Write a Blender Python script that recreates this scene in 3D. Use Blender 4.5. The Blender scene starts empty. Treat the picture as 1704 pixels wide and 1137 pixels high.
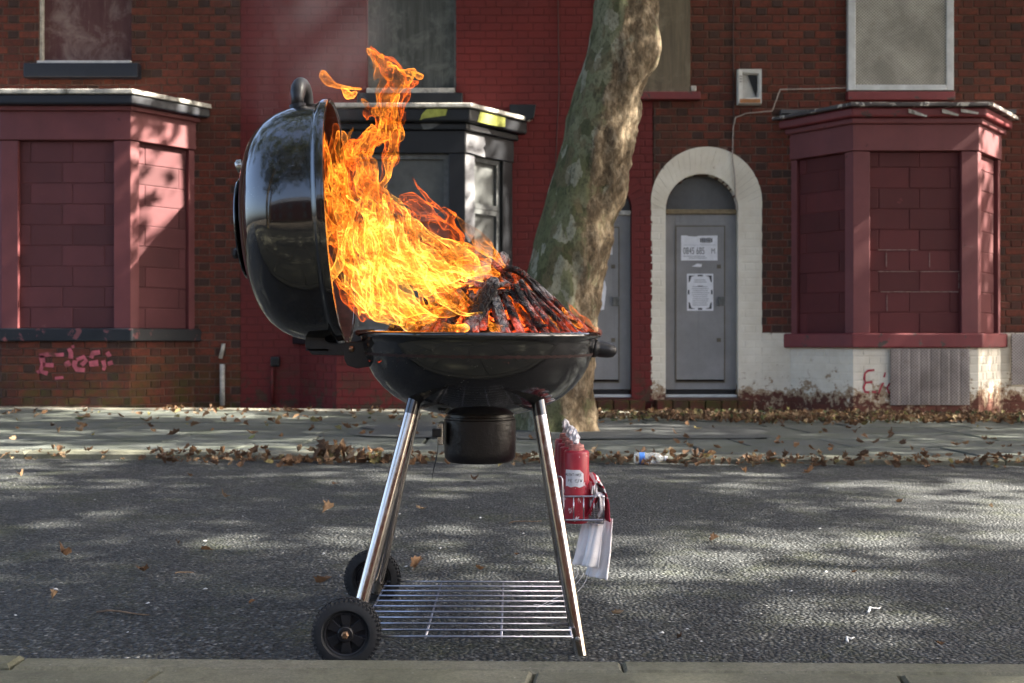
import bpy, math, random
import numpy as np
from mathutils import Vector, Matrix, Euler

R = math.radians
rnd = random.Random(7)
nrg = np.random.default_rng(11)
SC = bpy.context.scene
COL = SC.collection

# ------------------------------------------------------------------ camera
F = 1860.0          # focal length in photo pixels
H = 0.65            # eye height
cam_d = bpy.data.cameras.new('camera')
cam_d.sensor_width = 36.0
cam_d.lens = 36.0 * F / 1704.0
cam_d.clip_start = 0.05
cam_d.clip_end = 2000.0
cam_d.dof.use_dof = True
cam_d.dof.focus_distance = 2.42
cam_d.dof.aperture_fstop = 9.0
cam = bpy.data.objects.new('camera', cam_d)
COL.objects.link(cam)
cam.location = (0, 0, H)
cam.rotation_euler = (R(90), 0, 0)
SC.camera = cam

# ------------------------------------------------------------------ sky and sun
SUN_DIR = Vector((0.76, -0.03, 0.64)).normalized()      # towards the sun
SUN_EL = math.asin(SUN_DIR.z)
SUN_ROT = math.atan2(SUN_DIR.x, SUN_DIR.y)
world = bpy.data.worlds.new('World')
SC.world = world
world.use_nodes = True
wn = world.node_tree
bg = wn.nodes['Background']
sky = wn.nodes.new('ShaderNodeTexSky')
sky.sky_type = 'NISHITA'
sky.sun_disc = False
sky.sun_elevation = SUN_EL
sky.sun_rotation = SUN_ROT
sky.air_density = 0.75
sky.dust_density = 5.0
sky.ozone_density = 0.4
wn.links.new(sky.outputs[0], bg.inputs[0])
bg.inputs[1].default_value = 0.105
sun_d = bpy.data.lights.new('sun', 'SUN')
sun_d.energy = 5.0
sun_d.angle = R(0.53)
sun_d.color = (1.0, 0.93, 0.80)
sun = bpy.data.objects.new('sun', sun_d)
COL.objects.link(sun)
sun.rotation_euler = SUN_DIR.to_track_quat('Z', 'Y').to_euler()
sun.location = SUN_DIR * 60

SC.render.engine = 'CYCLES'
SC.view_settings.view_transform = 'Standard'
SC.view_settings.look = 'None'
SC.view_settings.gamma = 1.0
SC.view_settings.exposure = 3.0
SC.cycles.transparent_max_bounces = 48
SC.cycles.max_bounces = 8
SC.cycles.use_denoising = True
SC.cycles.sample_clamp_indirect = 6.0

# ------------------------------------------------------------------ helpers
def P(px, py, D):
    "photo pixel at depth D -> world point"
    return Vector(((px - 852.0) / F * D, D, H + (568.5 - py) / F * D))

def wloc(o):
    v = Vector((0, 0, 0))
    while o is not None:
        v += o.location
        o = o.parent
    return v

def tag(o, label=None, cat=None, group=None, kind=None):
    if label: o['label'] = label
    if cat: o['category'] = cat
    if group: o['group'] = group
    if kind: o['kind'] = kind
    return o

def empty(name, loc=(0, 0, 0), parent=None):
    o = bpy.data.objects.new(name, None)
    COL.objects.link(o)
    o.parent = parent
    o.location = Vector(loc) - (wloc(parent) if parent else Vector((0, 0, 0)))
    o.empty_display_size = 0.1
    return o

class MB:
    "collects shapes, builds ONE mesh object"
    def __init__(s):
        s.v = []; s.f = []; s.t = []
    def add(s, verts, faces, M=None, tone=0.5):
        n = len(s.v)
        if M is not None:
            verts = [M @ Vector(p) for p in verts]
        s.v += [tuple(p) for p in verts]
        s.f += [tuple(i + n for i in f) for f in faces]
        s.t += [tone] * len(faces)
        return s
    def box(s, c, size, M=None, tone=0.5, ch=0.0):
        x, y, z = (q / 2 for q in size)
        cx, cy, cz = c
        if ch <= 0:
            v = [(cx + a * x, cy + b * y, cz + d * z) for a in (-1, 1) for b in (-1, 1) for d in (-1, 1)]
            f = [(0, 1, 3, 2), (4, 6, 7, 5), (0, 4, 5, 1), (2, 3, 7, 6), (0, 2, 6, 4), (1, 5, 7, 3)]
            return s.add(v, f, M, tone)
        ch = min(ch, x * .45, y * .45, z * .45)
        # chamfered box (24 verts)
        v = []; idx = {}
        for a in (-1, 1):
            for b in (-1, 1):
                for d in (-1, 1):
                    for k in range(3):
                        q = [x, y, z]
                        for j in range(3):
                            if j != k: q[j] -= ch
                        idx[(a, b, d, k)] = len(v)
                        v.append((cx + a * q[0], cy + b * q[1], cz + d * q[2]))
        f = []
        for a in (-1, 1):
            f.append([idx[(a, -1, -1, 0)], idx[(a, 1, -1, 0)], idx[(a, 1, 1, 0)], idx[(a, -1, 1, 0)]][::a])
            f.append([idx[(-1, a, -1, 1)], idx[(-1, a, 1, 1)], idx[(1, a, 1, 1)], idx[(1, a, -1, 1)]][::a])
            f.append([idx[(-1, -1, a, 2)], idx[(1, -1, a, 2)], idx[(1, 1, a, 2)], idx[(-1, 1, a, 2)]][::a])
        for a in (-1, 1):
            for b in (-1, 1):
                f.append([idx[(a, b, -1, 0)], idx[(a, b, -1, 1)], idx[(a, b, 1, 1)], idx[(a, b, 1, 0)]][::(1 if a * b > 0 else -1)])
                f.append([idx[(a, -1, b, 0)], idx[(a, 1, b, 0)], idx[(a, 1, b, 2)], idx[(a, -1, b, 2)]][::(1 if a * b > 0 else -1)])
                f.append([idx[(-1, a, b, 1)], idx[(-1, a, b, 2)], idx[(1, a, b, 2)], idx[(1, a, b, 1)]][::(1 if a * b > 0 else -1)])
                for d in (-1, 1):
                    t = [idx[(a, b, d, 0)], idx[(a, b, d, 1)], idx[(a, b, d, 2)]]
                    f.append(t[::(1 if a * b * d > 0 else -1)])
        return s.add(v, f, M, tone)
    def prism(s, pts, z0, z1, M=None, tone=0.5):
        "horizontal polygon extruded in z"
        n = len(pts)
        v = [(p[0], p[1], z0) for p in pts] + [(p[0], p[1], z1) for p in pts]
        f = [tuple(range(n))[::-1], tuple(range(n, 2 * n))]
        for i in range(n):
            j = (i + 1) % n
            f.append((i, j, n + j, n + i))
        return s.add(v, f, M, tone)
    def plate(s, pts, y0, y1, tone=0.5, M=None):
        "polygon in x,z extruded in y"
        n = len(pts)
        v = [(p[0], y0, p[1]) for p in pts] + [(p[0], y1, p[1]) for p in pts]
        f = [tuple(range(n)), tuple(range(n, 2 * n))[::-1]]
        for i in range(n):
            j = (i + 1) % n
            f.append((j, i, n + i, n + j))
        return s.add(v, f, M, tone)
    def lathe(s, prof, n=48, M=None, tone=0.5, cap=False):
        v = []; f = []
        for (r, h) in prof:
            for k in range(n):
                a = 2 * math.pi * k / n
                v.append((r * math.cos(a), r * math.sin(a), h))
        for i in range(len(prof) - 1):
            for k in range(n):
                k2 = (k + 1) % n
                f.append((i * n + k, i * n + k2, (i + 1) * n + k2, (i + 1) * n + k))
        if cap:
            f.append(tuple(range(n))[::-1])
            m = (len(prof) - 1) * n
            f.append(tuple(range(m, m + n)))
        return s.add(v, f, M, tone)
    def tube(s, path, r, n=8, closed=False, tone=0.5, caps=True):
        path = [Vector(p) for p in path]
        m = len(path)
        rr = r if isinstance(r, (list, tuple)) else [r] * m
        v = []; f = []
        up = None
        for i, p in enumerate(path):
            if closed:
                t = path[(i + 1) % m] - path[i - 1]
            else:
                t = path[min(i + 1, m - 1)] - path[max(i - 1, 0)]
            if t.length < 1e-9: t = Vector((0, 0, 1))
            t.normalize()
            if up is None:
                up = Vector((0, 0, 1)) if abs(t.z) < .9 else Vector((1, 0, 0))
            a = t.cross(up)
            if a.length < 1e-6:
                a = t.cross(Vector((0, 1, 0)))
            a.normalize()
            b = a.cross(t).normalized()
            up = b
            for k in range(n):
                an = 2 * math.pi * k / n
                v.append(p + (a * math.cos(an) + b * math.sin(an)) * rr[i])
        for i in range(m if closed else m - 1):
            j = (i + 1) % m
            for k in range(n):
                k2 = (k + 1) % n
                f.append((i * n + k, j * n + k, j * n + k2, i * n + k2))
        if caps and not closed:
            f.append(tuple(range(n)))
            f.append(tuple(range((m - 1) * n, m * n))[::-1])
        return s.add(v, f, None, tone)
    def build(s, name, mat, parent=None, smooth=False, tone=False, at=None, weld=False, bevel=0.0):
        V = np.array(s.v, dtype=np.float64).reshape(-1, 3)
        c = Vector(((V.min(0) + V.max(0)) / 2).tolist()) if at is None else Vector(at)
        V = V - np.array(c)
        me = bpy.data.meshes.new(name)
        me.from_pydata(V.tolist(), [], s.f)
        if tone:
            a = me.attributes.new('tone', 'FLOAT', 'FACE')
            a.data.foreach_set('value', np.array(s.t, dtype=np.float32))
        me.materials.append(mat)
        if smooth:
            me.polygons.foreach_set('use_smooth', [True] * len(me.polygons))
            if isinstance(smooth, (int, float)) and smooth is not True:
                me.update()
                try: me.set_sharp_from_angle(angle=R(smooth))
                except Exception: pass
        me.update()
        o = bpy.data.objects.new(name, me)
        COL.objects.link(o)
        o.parent = parent
        o.location = c - (wloc(parent) if parent else Vector((0, 0, 0)))
        if bevel > 0:
            b = o.modifiers.new('bevel', 'BEVEL'); b.width = bevel; b.segments = 2
            b.limit_method = 'ANGLE'; b.angle_limit = R(40)
        return o

def place(name, me, loc, parent=None, rot=(0, 0, 0), scale=(1, 1, 1)):
    o = bpy.data.objects.new(name, me)
    COL.objects.link(o)
    o.parent = parent
    o.location = Vector(loc) - (wloc(parent) if parent else Vector((0, 0, 0)))
    o.rotation_euler = rot
    o.scale = scale
    return o

# --- numpy gradient noise
_perm = np.random.default_rng(3).permutation(256).astype(np.int64)
_perm = np.concatenate([_perm, _perm, _perm, _perm])
_g = np.random.default_rng(4).normal(size=(256, 3))
_g /= np.linalg.norm(_g, axis=1)[:, None]
_gx, _gy, _gz = (np.ascontiguousarray(_g[:, k]).astype(np.float32) for k in range(3))
_perm32 = _perm.astype(np.int32)
def pnoise(p):
    p = np.asarray(p, dtype=np.float32)
    i = np.floor(p); f = p - i; i = i.astype(np.int32) & 255
    u = f * f * f * (f * (f * 6 - 15) + 10)
    fx, fy, fz = f[..., 0], f[..., 1], f[..., 2]; ux, uy, uz = u[..., 0], u[..., 1], u[..., 2]
    out = 0
    for dx in (0, 1):
        hx = _perm32[i[..., 0] + dx]; wx = ux if dx else 1 - ux
        for dy in (0, 1):
            hy = _perm32[hx + i[..., 1] + dy]; wy = wx * (uy if dy else 1 - uy)
            for dz in (0, 1):
                h = _perm32[hy + i[..., 2] + dz]
                out = out + wy * (uz if dz else 1 - uz) * (_gx[h] * (fx - dx) + _gy[h] * (fy - dy) + _gz[h] * (fz - dz))
    return out * 1.5
def fbm(p, o=3, g=.5):
    a = 1; s = 0; p = np.asarray(p, dtype=np.float64)
    for k in range(o):
        s = s + a * pnoise(p + 17.3 * k); p = p * 2; a *= g
    return s

# --- materials
def new_mat(name):
    m = bpy.data.materials.new(name); m.use_nodes = True
    return m
class NT:
    def __init__(s, m):
        s.t = m.node_tree; s.n = s.t.nodes
        s.b = s.n.get('Principled BSDF'); s.out = s.n.get('Material Output')
    def node(s, typ, **k):
        n = s.n.new(typ)
        for a, v in k.items(): setattr(n, a, v)
        return n
    def link(s, a, b): s.t.links.new(a, b)
    def put(s, sock, v):
        if hasattr(v, 'is_linked') or isinstance(v, bpy.types.NodeSocket): s.link(v, sock)
        elif isinstance(v, (tuple, list)) and len(v) == 3 and sock.type == 'RGBA': sock.default_value = (*v, 1)
        else: sock.default_value = v
    def pos(s, kind='w', scale=(1, 1, 1), rot=(0, 0, 0)):
        if kind == 'w': o = s.node('ShaderNodeNewGeometry').outputs['Position']
        else: o = s.node('ShaderNodeTexCoord').outputs[{'o': 'Object', 'g': 'Generated'}[kind]]
        if scale != (1, 1, 1) or rot != (0, 0, 0):
            m = s.node('ShaderNodeMapping'); s.link(o, m.inputs[0])
            m.inputs['Scale'].default_value = scale; m.inputs['Rotation'].default_value = rot
            o = m.outputs[0]
        return o
    def noise(s, vec, scale, detail=4, rough=.55, dist=0.0, out=0):
        n = s.node('ShaderNodeTexNoise'); s.link(vec, n.inputs['Vector'])
        n.inputs['Scale'].default_value = scale; n.inputs['Detail'].default_value = detail
        n.inputs['Roughness'].default_value = rough; n.inputs['Distortion'].default_value = dist
        return n.outputs[out]
    def vor(s, vec, scale, feature='F1', out='Distance', rand=1.0):
        n = s.node('ShaderNodeTexVoronoi', feature=feature); s.link(vec, n.inputs['Vector'])
        n.inputs['Scale'].default_value = scale; n.inputs['Randomness'].default_value = rand
        return n.outputs[out]
    def ramp(s, fac, stops, interp='LINEAR'):
        n = s.node('ShaderNodeValToRGB'); s.link(fac, n.inputs[0]); r = n.color_ramp; r.interpolation = interp
        while len(r.elements) < len(stops): r.elements.new(.5)
        for e, (p, c) in zip(r.elements, stops):
            e.position = p
            e.color = (c, c, c, 1) if isinstance(c, (int, float)) else (*c, 1)
        return n.outputs[0]
    def mix(s, fac, a, b, mode='MIX'):
        n = s.node('ShaderNodeMix', data_type='RGBA', blend_type=mode, clamp_result=False)
        s.put(n.inputs[0], fac); s.put(n.inputs[6], a); s.put(n.inputs[7], b)
        return n.outputs[2]
    def math(s, op, a, b=0.0, clamp=False):
        n = s.node('ShaderNodeMath', operation=op, use_clamp=clamp)
        s.put(n.inputs[0], a); s.put(n.inputs[1], b)
        return n.outputs[0]
    def attr(s, name):
        return s.node('ShaderNodeAttribute', attribute_name=name).outputs['Fac']
    def sep(s, v):
        n = s.node('ShaderNodeSeparateXYZ'); s.link(v, n.inputs[0]); return n.outputs
    def bump(s, h, strength=.5, dist=.01, normal=None):
        n = s.node('ShaderNodeBump'); s.link(h, n.inputs['Height'])
        n.inputs['Strength'].default_value = strength; n.inputs['Distance'].default_value = dist
        if normal is not None: s.link(normal, n.inputs['Normal'])
        return n.outputs[0]
    def set(s, color=None, rough=None, metal=None, normal=None, spec=None, **k):
        b = s.b.inputs
        if color is not None: s.put(b['Base Color'], color)
        if rough is not None: s.put(b['Roughness'], rough)
        if metal is not None: s.put(b['Metallic'], metal)
        if normal is not None: s.link(normal, b['Normal'])
        if spec is not None: s.put(b['Specular IOR Level'], spec)
        for a, v in k.items(): s.put(b[a], v)

def simple(name, col, rough=.6, metal=0.0, var=.25, scale=20, bump=.15, bdist=.002, spec=.4, dirt=None, kind='w'):
    "plain procedural material: colour with mottling, roughness variation and fine relief"
    m = new_mat(name); t = NT(m); p = t.pos(kind)
    n1 = t.noise(p, scale, 6, .6); n2 = t.noise(p, scale * 4.3, 4, .6)
    c = t.mix(t.ramp(n1, [(.3, 0), (.7, 1)]), tuple(q * (1 - var) for q in col), tuple(min(1, q * (1 + var)) for q in col))
    if dirt:
        n3 = t.noise(p, scale * .35, 5, .65, .4)
        c = t.mix(t.ramp(n3, [(dirt[1], 0), (dirt[1] + .12, 1)]), c, dirt[0])
    t.set(color=c, rough=t.ramp(n2, [(.2, max(.02, rough - .1)), (.8, min(1, rough + .1))]), metal=metal, spec=spec,
          normal=t.bump(n2, bump, bdist))
    return m
# ------------------------------------------------------------------ materials of the setting
def m_asphalt():
    m = new_mat('asphalt'); t = NT(m); p = t.pos('w'); pj = t.pos('w', (1, 1, .5))
    chip = t.vor(p, 98, out='Color'); cd = t.vor(p, 98)
    chip2 = t.sep(t.vor(p, 190, out='Color'))[1]
    fine = t.noise(p, 300, 3, .6); big = t.noise(p, .9, 5, .6); mid = t.noise(p, 4, 6, .7)
    s0, s1, s2 = t.sep(chip)
    c = t.ramp(s0, [(0, (.010, .011, .011)), (.35, (.026, .029, .030)), (.7, (.066, .074, .077)), (.92, (.125, .135, .14)), (1, (.30, .30, .29))])
    c = t.mix(t.ramp(cd, [(.30, 0), (.62, .9)]), c, (.012, .013, .012))  # ambient shade in the gaps between chips, painted into the colour
    c = t.mix(t.ramp(chip2, [(.75, 0), (.95, .6)]), c, (.12, .125, .125))
    c = t.mix(t.ramp(big, [(.40, 0), (.68, .45)]), c, (.036, .041, .043))
    stain = t.noise(p, 1.7, 6, .7, .6)
    c = t.mix(t.ramp(stain, [(.58, 0), (.68, .55)]), c, (.014, .015, .016))
    c = t.mix(t.math('MULTIPLY', t.ramp(mid, [(.50, 0), (.70, .6)]), t.ramp(cd, [(.2, .2), (.5, 1)])), c, (.045, .052, .020))
    tilt = t.math('MULTIPLY', s1, .8)
    h = t.math('SUBTRACT', tilt, t.math('MULTIPLY', cd, 1.3))
    h = t.math('ADD', h, t.math('MULTIPLY', fine, .2))
    t.set(color=c, rough=t.ramp(s2, [(0, .95), (1, .45)]), spec=.4, normal=t.bump(h, 1.0, .009))
    return m
def m_flag(name, a, b, moss=(.07, .085, .035)):
    m = new_mat(name); t = NT(m); p = t.pos('w'); tn = t.attr('tone')
    n = t.noise(p, 3.5, 6, .65); f = t.noise(p, 60, 5, .7); g = t.noise(p, 1.1, 4, .6)
    c = t.mix(tn, a, b)
    c = t.mix(t.ramp(n, [(.42, 0), (.68, .65)]), c, moss)
    c = t.mix(t.ramp(g, [(.5, 0), (.75, .5)]), c, tuple(q * .45 for q in a))
    c = t.mix(t.ramp(f, [(.3, .5), (.75, 0)]), c, tuple(q * .5 for q in a))
    sp = t.vor(p, 38); g2 = t.noise(p, 14, 6, .75)
    c = t.mix(t.ramp(g2, [(.52, 0), (.70, .6)]), c, tuple(q * .4 for q in a))
    c = t.mix(t.ramp(sp, [(.04, .8), (.09, 0)]), c, (.3, .3, .27))
    c = t.mix(t.ramp(t.noise(p, 180, 3, .7), [(.35, .5), (.6, 0)]), c, tuple(q * .35 for q in a))
    t.set(color=c, rough=.85, spec=.3, normal=t.bump(t.math('ADD', f, n), .5, .006))
    return m
def brick_nodes(t, p):
    tn = t.attr('tone')
    n = t.noise(p, 24, 5, .65); f = t.noise(p, 130, 4, .65); b = t.noise(p, 1.3, 4, .6)
    c = t.ramp(tn, [(0, (.042, .028, .026)), (.16, (.060, .034, .030)), (.26, (.100, .030, .023)), (.5, (.150, .040, .027)), (.8, (.195, .053, .034)), (1, (.25, .080, .050))])
    c = t.mix(t.ramp(n, [(.36, .7), (.60, 0)]), c, (.055, .030, .024))
    c = t.mix(t.ramp(t.noise(p, 70, 4, .7), [(.62, 0), (.75, .45)]), c, (.22, .13, .095))
    c = t.mix(t.ramp(b, [(.45, 0), (.7, .55)]), c, (.065, .034, .024))
    return c, n, f
def m_brick():
    m = new_mat('brick'); t = NT(m); p = t.pos('w')
    c, n, f = brick_nodes(t, p)
    z = t.sep(p)[2]
    low = t.math('MULTIPLY', t.ramp(z, [(0.0, 1), (.55, 0)]), t.ramp(t.noise(p, 5, 5, .7), [(.42, 0), (.6, 1)]))
    c = t.mix(t.math('MULTIPLY', low, .85), c, (.060, .058, .016))
    t.set(color=c, rough=.92, spec=.2, normal=t.bump(t.math('ADD', n, f), .6, .005))
    return m
def m_mortar(name='mortar', col=(.125, .080, .064)):
    return simple(name, col, .95, var=.4, scale=9, bump=.6, bdist=.004, spec=.15)
def m_redpaint(name='red_wall_paint', col=(.122, .017, .0165)):
    m = new_mat(name); t = NT(m); p = t.pos('w')
    n = t.noise(p, 2.2, 6, .6); f = t.noise(p, 40, 5, .7); q = t.noise(p, 7, 6, .72, .5)
    c = t.mix(t.ramp(n, [(.3, 0), (.7, 1)]), tuple(v * .82 for v in col), tuple(v * 1.2 for v in col))
    c = t.mix(t.ramp(f, [(.62, 0), (.8, .4)]), c, (.2, .07, .06))
    z = t.sep(p)[2]
    low = t.math('MULTIPLY', t.ramp(z, [(0, 1), (.5, 0)]), t.ramp(q, [(.50, 0), (.56, 1)]))
    c = t.mix(low, c, t.mix(t.noise(p, 12), (.03, .02, .012), (.085, .05, .03)))
    t.set(color=c, rough=t.ramp(n, [(.3, .6), (.7, .8)]), spec=.3, normal=t.bump(f, .35, .003))
    return m
def m_whitepaint():
    m = new_mat('peeling_white_paint'); t = NT(m); p = t.pos('w'); z = t.sep(p)[2]
    n = t.noise(p, 3, 6, .65); f = t.noise(p, 55, 5, .7); q = t.noise(p, 8.5, 8, .78, .25)
    c = t.mix(t.ramp(n, [(.3, 0), (.75, 1)]), (.60, .55, .46), (.78, .74, .65))
    c = t.mix(t.ramp(f, [(.68, 0), (.76, .7)]), c, (.2, .16, .12))
    lift = t.ramp(z, [(0.0, .30), (.14, .17), (.30, .045), (.6, -.01), (1, -.03)])
    v = t.math('ADD', q, lift)
    c = t.mix(t.ramp(v, [(.655, 0), (.667, 1)]), c, t.mix(n, (.27, .19, .12), (.42, .32, .22)))
    bc, bn, bf = brick_nodes(t, p)
    c = t.mix(t.ramp(v, [(.745, 0), (.757, 1)]), c, t.mix(.7, bc, (.115, .040, .026)))
    h = t.math('SUBTRACT', t.math('MULTIPLY', f, .35), t.math('MULTIPLY', t.ramp(v, [(.655, 0), (.667, 1)]), .8))
    t.set(color=c, rough=.8, spec=.3, normal=t.bump(h, .5, .006))
    return m
def m_woodpaint(name, col, chip=None, thr=.66, rough=.5, objvar=0.0):
    m = new_mat(name); t = NT(m); p = t.pos('w')
    n = t.noise(p, 3, 5, .6); f = t.noise(p, 60, 5, .7); q = t.noise(p, 6, 7, .72, .4)
    c = t.mix(t.ramp(n, [(.3, 0), (.7, 1)]), tuple(v * .85 for v in col), tuple(v * 1.15 for v in col))
    c = t.mix(t.ramp(f, [(.55, 0), (.8, .45)]), c, tuple(v * .55 for v in col))
    oi = t.node('ShaderNodeObjectInfo').outputs['Random']
    c = t.mix(t.math('MULTIPLY', oi, objvar), c, tuple(v * .45 for v in col))
    streak = t.noise(t.pos('w', (14, 14, .7)), 1.0, 4, .6)
    c = t.mix(t.ramp(streak, [(.55, 0), (.75, .35)]), c, tuple(v * .6 + .01 for v in col))
    h = f
    if chip:
        k = t.ramp(q, [(thr, 0), (thr + .01, 1)])
        c = t.mix(k, c, chip); h = t.math('SUBTRACT', t.math('MULTIPLY', f, .3), t.math('MULTIPLY', k, .7))
    t.set(color=c, rough=rough, spec=.4, normal=t.bump(h, .35, .004))
    return m
def m_perf(name, col, pitch=.022, rough=.45, metal=.4, hole=.28):
    m = new_mat(name); t = NT(m)
    x, y, z = t.sep(t.pos('w'))
    def cell(ox, oz):
        u = t.math('ADD', t.math('DIVIDE', x, pitch), ox); w = t.math('ADD', t.math('DIVIDE', z, pitch * .9), oz)
        fu = t.math('SUBTRACT', t.math('FRACT', t.math('ADD', u, 500.0)), .5); fw = t.math('SUBTRACT', t.math('FRACT', t.math('ADD', w, 500.0)), .5)
        return t.math('SQRT', t.math('ADD', t.math('MULTIPLY', fu, fu), t.math('MULTIPLY', fw, fw)))
    d = t.math('MINIMUM', cell(0, 0), cell(.5, .5))
    k = t.ramp(d, [(hole - .05, 1), (hole + .03, 0)])
    p = t.pos('w'); n = t.noise(p, 2.2, 6, .65, .5); f = t.noise(p, 9, 6, .7)
    c = t.mix(t.ramp(n, [(.35, 0), (.7, 1)]), tuple(v * .52 for v in col), col)
    c = t.mix(t.ramp(f, [(.6, 0), (.75, .5)]), c, (.20, .15, .085))
    c = t.mix(t.math('MULTIPLY', k, .62), c, (.06, .055, .045))
    t.set(color=c, rough=rough, metal=metal, normal=t.bump(k, -.3, .002))
    return m
def m_bark():
    m = new_mat('plane_bark'); t = NT(m); p = t.pos('w'); po = t.pos('w', (1, 1, .6))
    warp = t.mix(.10, po, t.noise(po, 9, 5, .65, 0, 1))
    n = t.noise(po, 2.2, 5, .6, .3); n2 = t.noise(po, 8, 6, .68, .4); f = t.noise(po, 45, 6, .74); mic = t.noise(po, 150, 4, .7)
    v1 = t.sep(t.vor(warp, 13, 'F1', 'Color')); v2 = t.sep(t.vor(warp, 19, 'F1', 'Color'))
    flake = t.attr('flake')
    c = t.ramp(n, [(.30, (.075, .085, .036)), (.45, (.125, .138, .070)), (.58, (.19, .20, .125)), (.75, (.27, .275, .205))])
    c = t.mix(t.ramp(v1[0], [(.0, .75), (.24, .75), (.27, 0)]), c, (.060, .066, .028))
    c = t.mix(t.ramp(v1[1], [(.72, 0), (.75, .75)]), c, (.33, .335, .27))
    c = t.mix(t.ramp(v2[0], [(.80, 0), (.83, .6)]), c, (.15, .125, .075))
    c = t.mix(t.ramp(n2, [(.60, 0), (.66, .7)]), c, (.045, .045, .026))
    fl = t.ramp(t.noise(t.pos('w', (1, 1, .5)), 20, 7, .75, .5), [(.32, (.035, .026, .018)), (.48, (.14, .105, .068)), (.60, (.27, .225, .165)), (.78, (.40, .36, .29))])
    k = t.ramp(t.math('ADD', flake, t.math('MULTIPLY', t.math('SUBTRACT', n2, .5), 1.6)), [(.60, 0), (.76, 1)])
    c = t.mix(k, c, fl)
    c = t.mix(t.ramp(f, [(.34, .7), (.52, 0)]), c, (.032, .032, .020))
    c = t.mix(1.0, c, (.84, .79, .72), 'MULTIPLY')
    h = t.math('ADD', t.math('MULTIPLY', f, .7), t.math('ADD', t.math('MULTIPLY', v1[0], .35), t.math('MULTIPLY', mic, .3)))
    h = t.math('ADD', h, t.math('MULTIPLY', n2, .6))
    t.set(color=c, rough=.88, spec=.25, normal=t.bump(h, .75, .014))
    return m
def m_leaf(name, stops, trans=.25):
    m = new_mat(name); t = NT(m); p = t.pos('w'); tn = t.attr('tone')
    c = t.ramp(tn, stops)
    n = t.noise(p, 60, 4, .6)
    c = t.mix(t.ramp(n, [(.4, .55), (.65, 0)]), c, (.05, .026, .012))
    t.set(color=c, rough=.75, spec=.25)
    tr = t.node('ShaderNodeBsdfTranslucent'); t.link(c, tr.inputs[0])
    mx = t.node('ShaderNodeMixShader'); mx.inputs[0].default_value = trans
    t.link(t.b.outputs[0], mx.inputs[1]); t.link(tr.outputs[0], mx.inputs[2]); t.link(mx.outputs[0], t.out.inputs[0])
    return m

M = {}
M['asphalt'] = m_asphalt()
M['flag'] = m_flag('flagstone', (.085, .094, .090), (.155, .168, .150))
M['kerb'] = m_flag('kerb_stone', (.16, .16, .13), (.24, .235, .185), (.10, .105, .05))
M['nearstone'] = m_flag('near_stone', (.150, .146, .110), (.20, .192, .148), (.105, .112, .060))
M['edging'] = m_flag('edging_stone', (.30, .28, .23), (.42, .39, .33), (.12, .12, .06))
M['bed'] = simple('pavement_bed', (.035, .034, .025), .95, var=.4, scale=30, bump=.6, bdist=.006)
M['soil'] = simple('ground_soil', (.06, .05, .035), .95, var=.4, scale=12, bump=.6, bdist=.01)
M['tarmac'] = simple('tarmac_patch', (.062, .067, .066), .9, var=.4, scale=120, bump=.8, bdist=.004)
M['brick'] = m_brick()
M['mortar'] = m_mortar()
M['red'] = m_redpaint()
M['redmortar'] = m_redpaint('red_wall_joint', (.098, .014, .0135))
M['white'] = m_whitepaint()
M['maroon'] = m_woodpaint('maroon_paint', (.150, .041, .044), (.085, .025, .026), .66, rough=.62)
M['maroonsill'] = m_woodpaint('maroon_sill_paint', (.165, .030, .034), (.055, .04, .035), .60)
M['block'] = m_woodpaint('maroon_block_paint', (.110, .022, .024), (.15, .042, .042), .70, rough=.78, objvar=.6)
M['blockl'] = m_woodpaint('maroon_block_paint_left', (.120, .036, .040), (.16, .06, .062), .68, rough=.78, objvar=.6)
M['black'] = m_woodpaint('black_gloss_paint', (.010, .011, .014), (.16, .17, .18), .72, rough=.35)
M['blacksill'] = m_woodpaint('black_stone_paint', (.010, .012, .017), (.17, .055, .06), .575, rough=.5)
M['navy'] = m_woodpaint('black_cornice_paint', (.012, .014, .022), (.20, .20, .20), .74, rough=.45)
M['slab'] = simple('pale_roof_edge', (.46, .44, .40), .85, var=.4, scale=14, bump=.5, bdist=.006, dirt=((.06, .055, .04), .55))
M['limepaint'] = simple('flaked_lime_paint', (.36, .38, .08), .7, var=.3, scale=18, bump=.3, bdist=.003, dirt=((.02, .02, .018), .60))
M['whitepaint'] = simple('bare_white_paint', (.62, .61, .60), .6, var=.15, scale=18, bump=.2)
M['greyboard'] = simple('weathered_grey_board', (.115, .125, .125), .85, var=.35, scale=5, bump=.3, dirt=((.20, .22, .22), .60))
M['brownboard'] = simple('weathered_brown_board', (.20, .165, .115), .9, var=.25, scale=5, bump=.4, dirt=((.07, .06, .045), .58))
def m_board(name, col, hi, lo):
    m = new_mat(name); t = NT(m); p = t.pos('w'); st = t.noise(t.pos('w', (16, 16, 1.1)), 1.0, 6, .7, .6); st2 = t.noise(t.pos('w', (40, 40, 4)), 1.0, 5, .7, 1.0)
    n = t.noise(p, 3.2, 6, .68, .5); f = t.noise(p, 30, 5, .7)
    c = t.mix(t.ramp(st, [(.35, 0), (.68, 1)]), lo, col)
    c = t.mix(t.ramp(n, [(.48, 0), (.66, .75)]), c, hi)
    c = t.mix(t.ramp(st2, [(.58, 0), (.70, .55)]), c, hi)
    c = t.mix(t.ramp(f, [(.64, 0), (.74, .5)]), c, tuple(v * .4 for v in lo))
    t.set(color=c, rough=.85, spec=.25, normal=t.bump(t.math('ADD', st2, f), .3, .004)); return m
M['greyboard'] = m_board('weathered_grey_board', (.10, .108, .105), (.175, .19, .18), (.055, .06, .06))
M['brownboard'] = m_board('weathered_brown_board', (.185, .150, .105), (.25, .21, .15), (.10, .085, .062))
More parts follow.
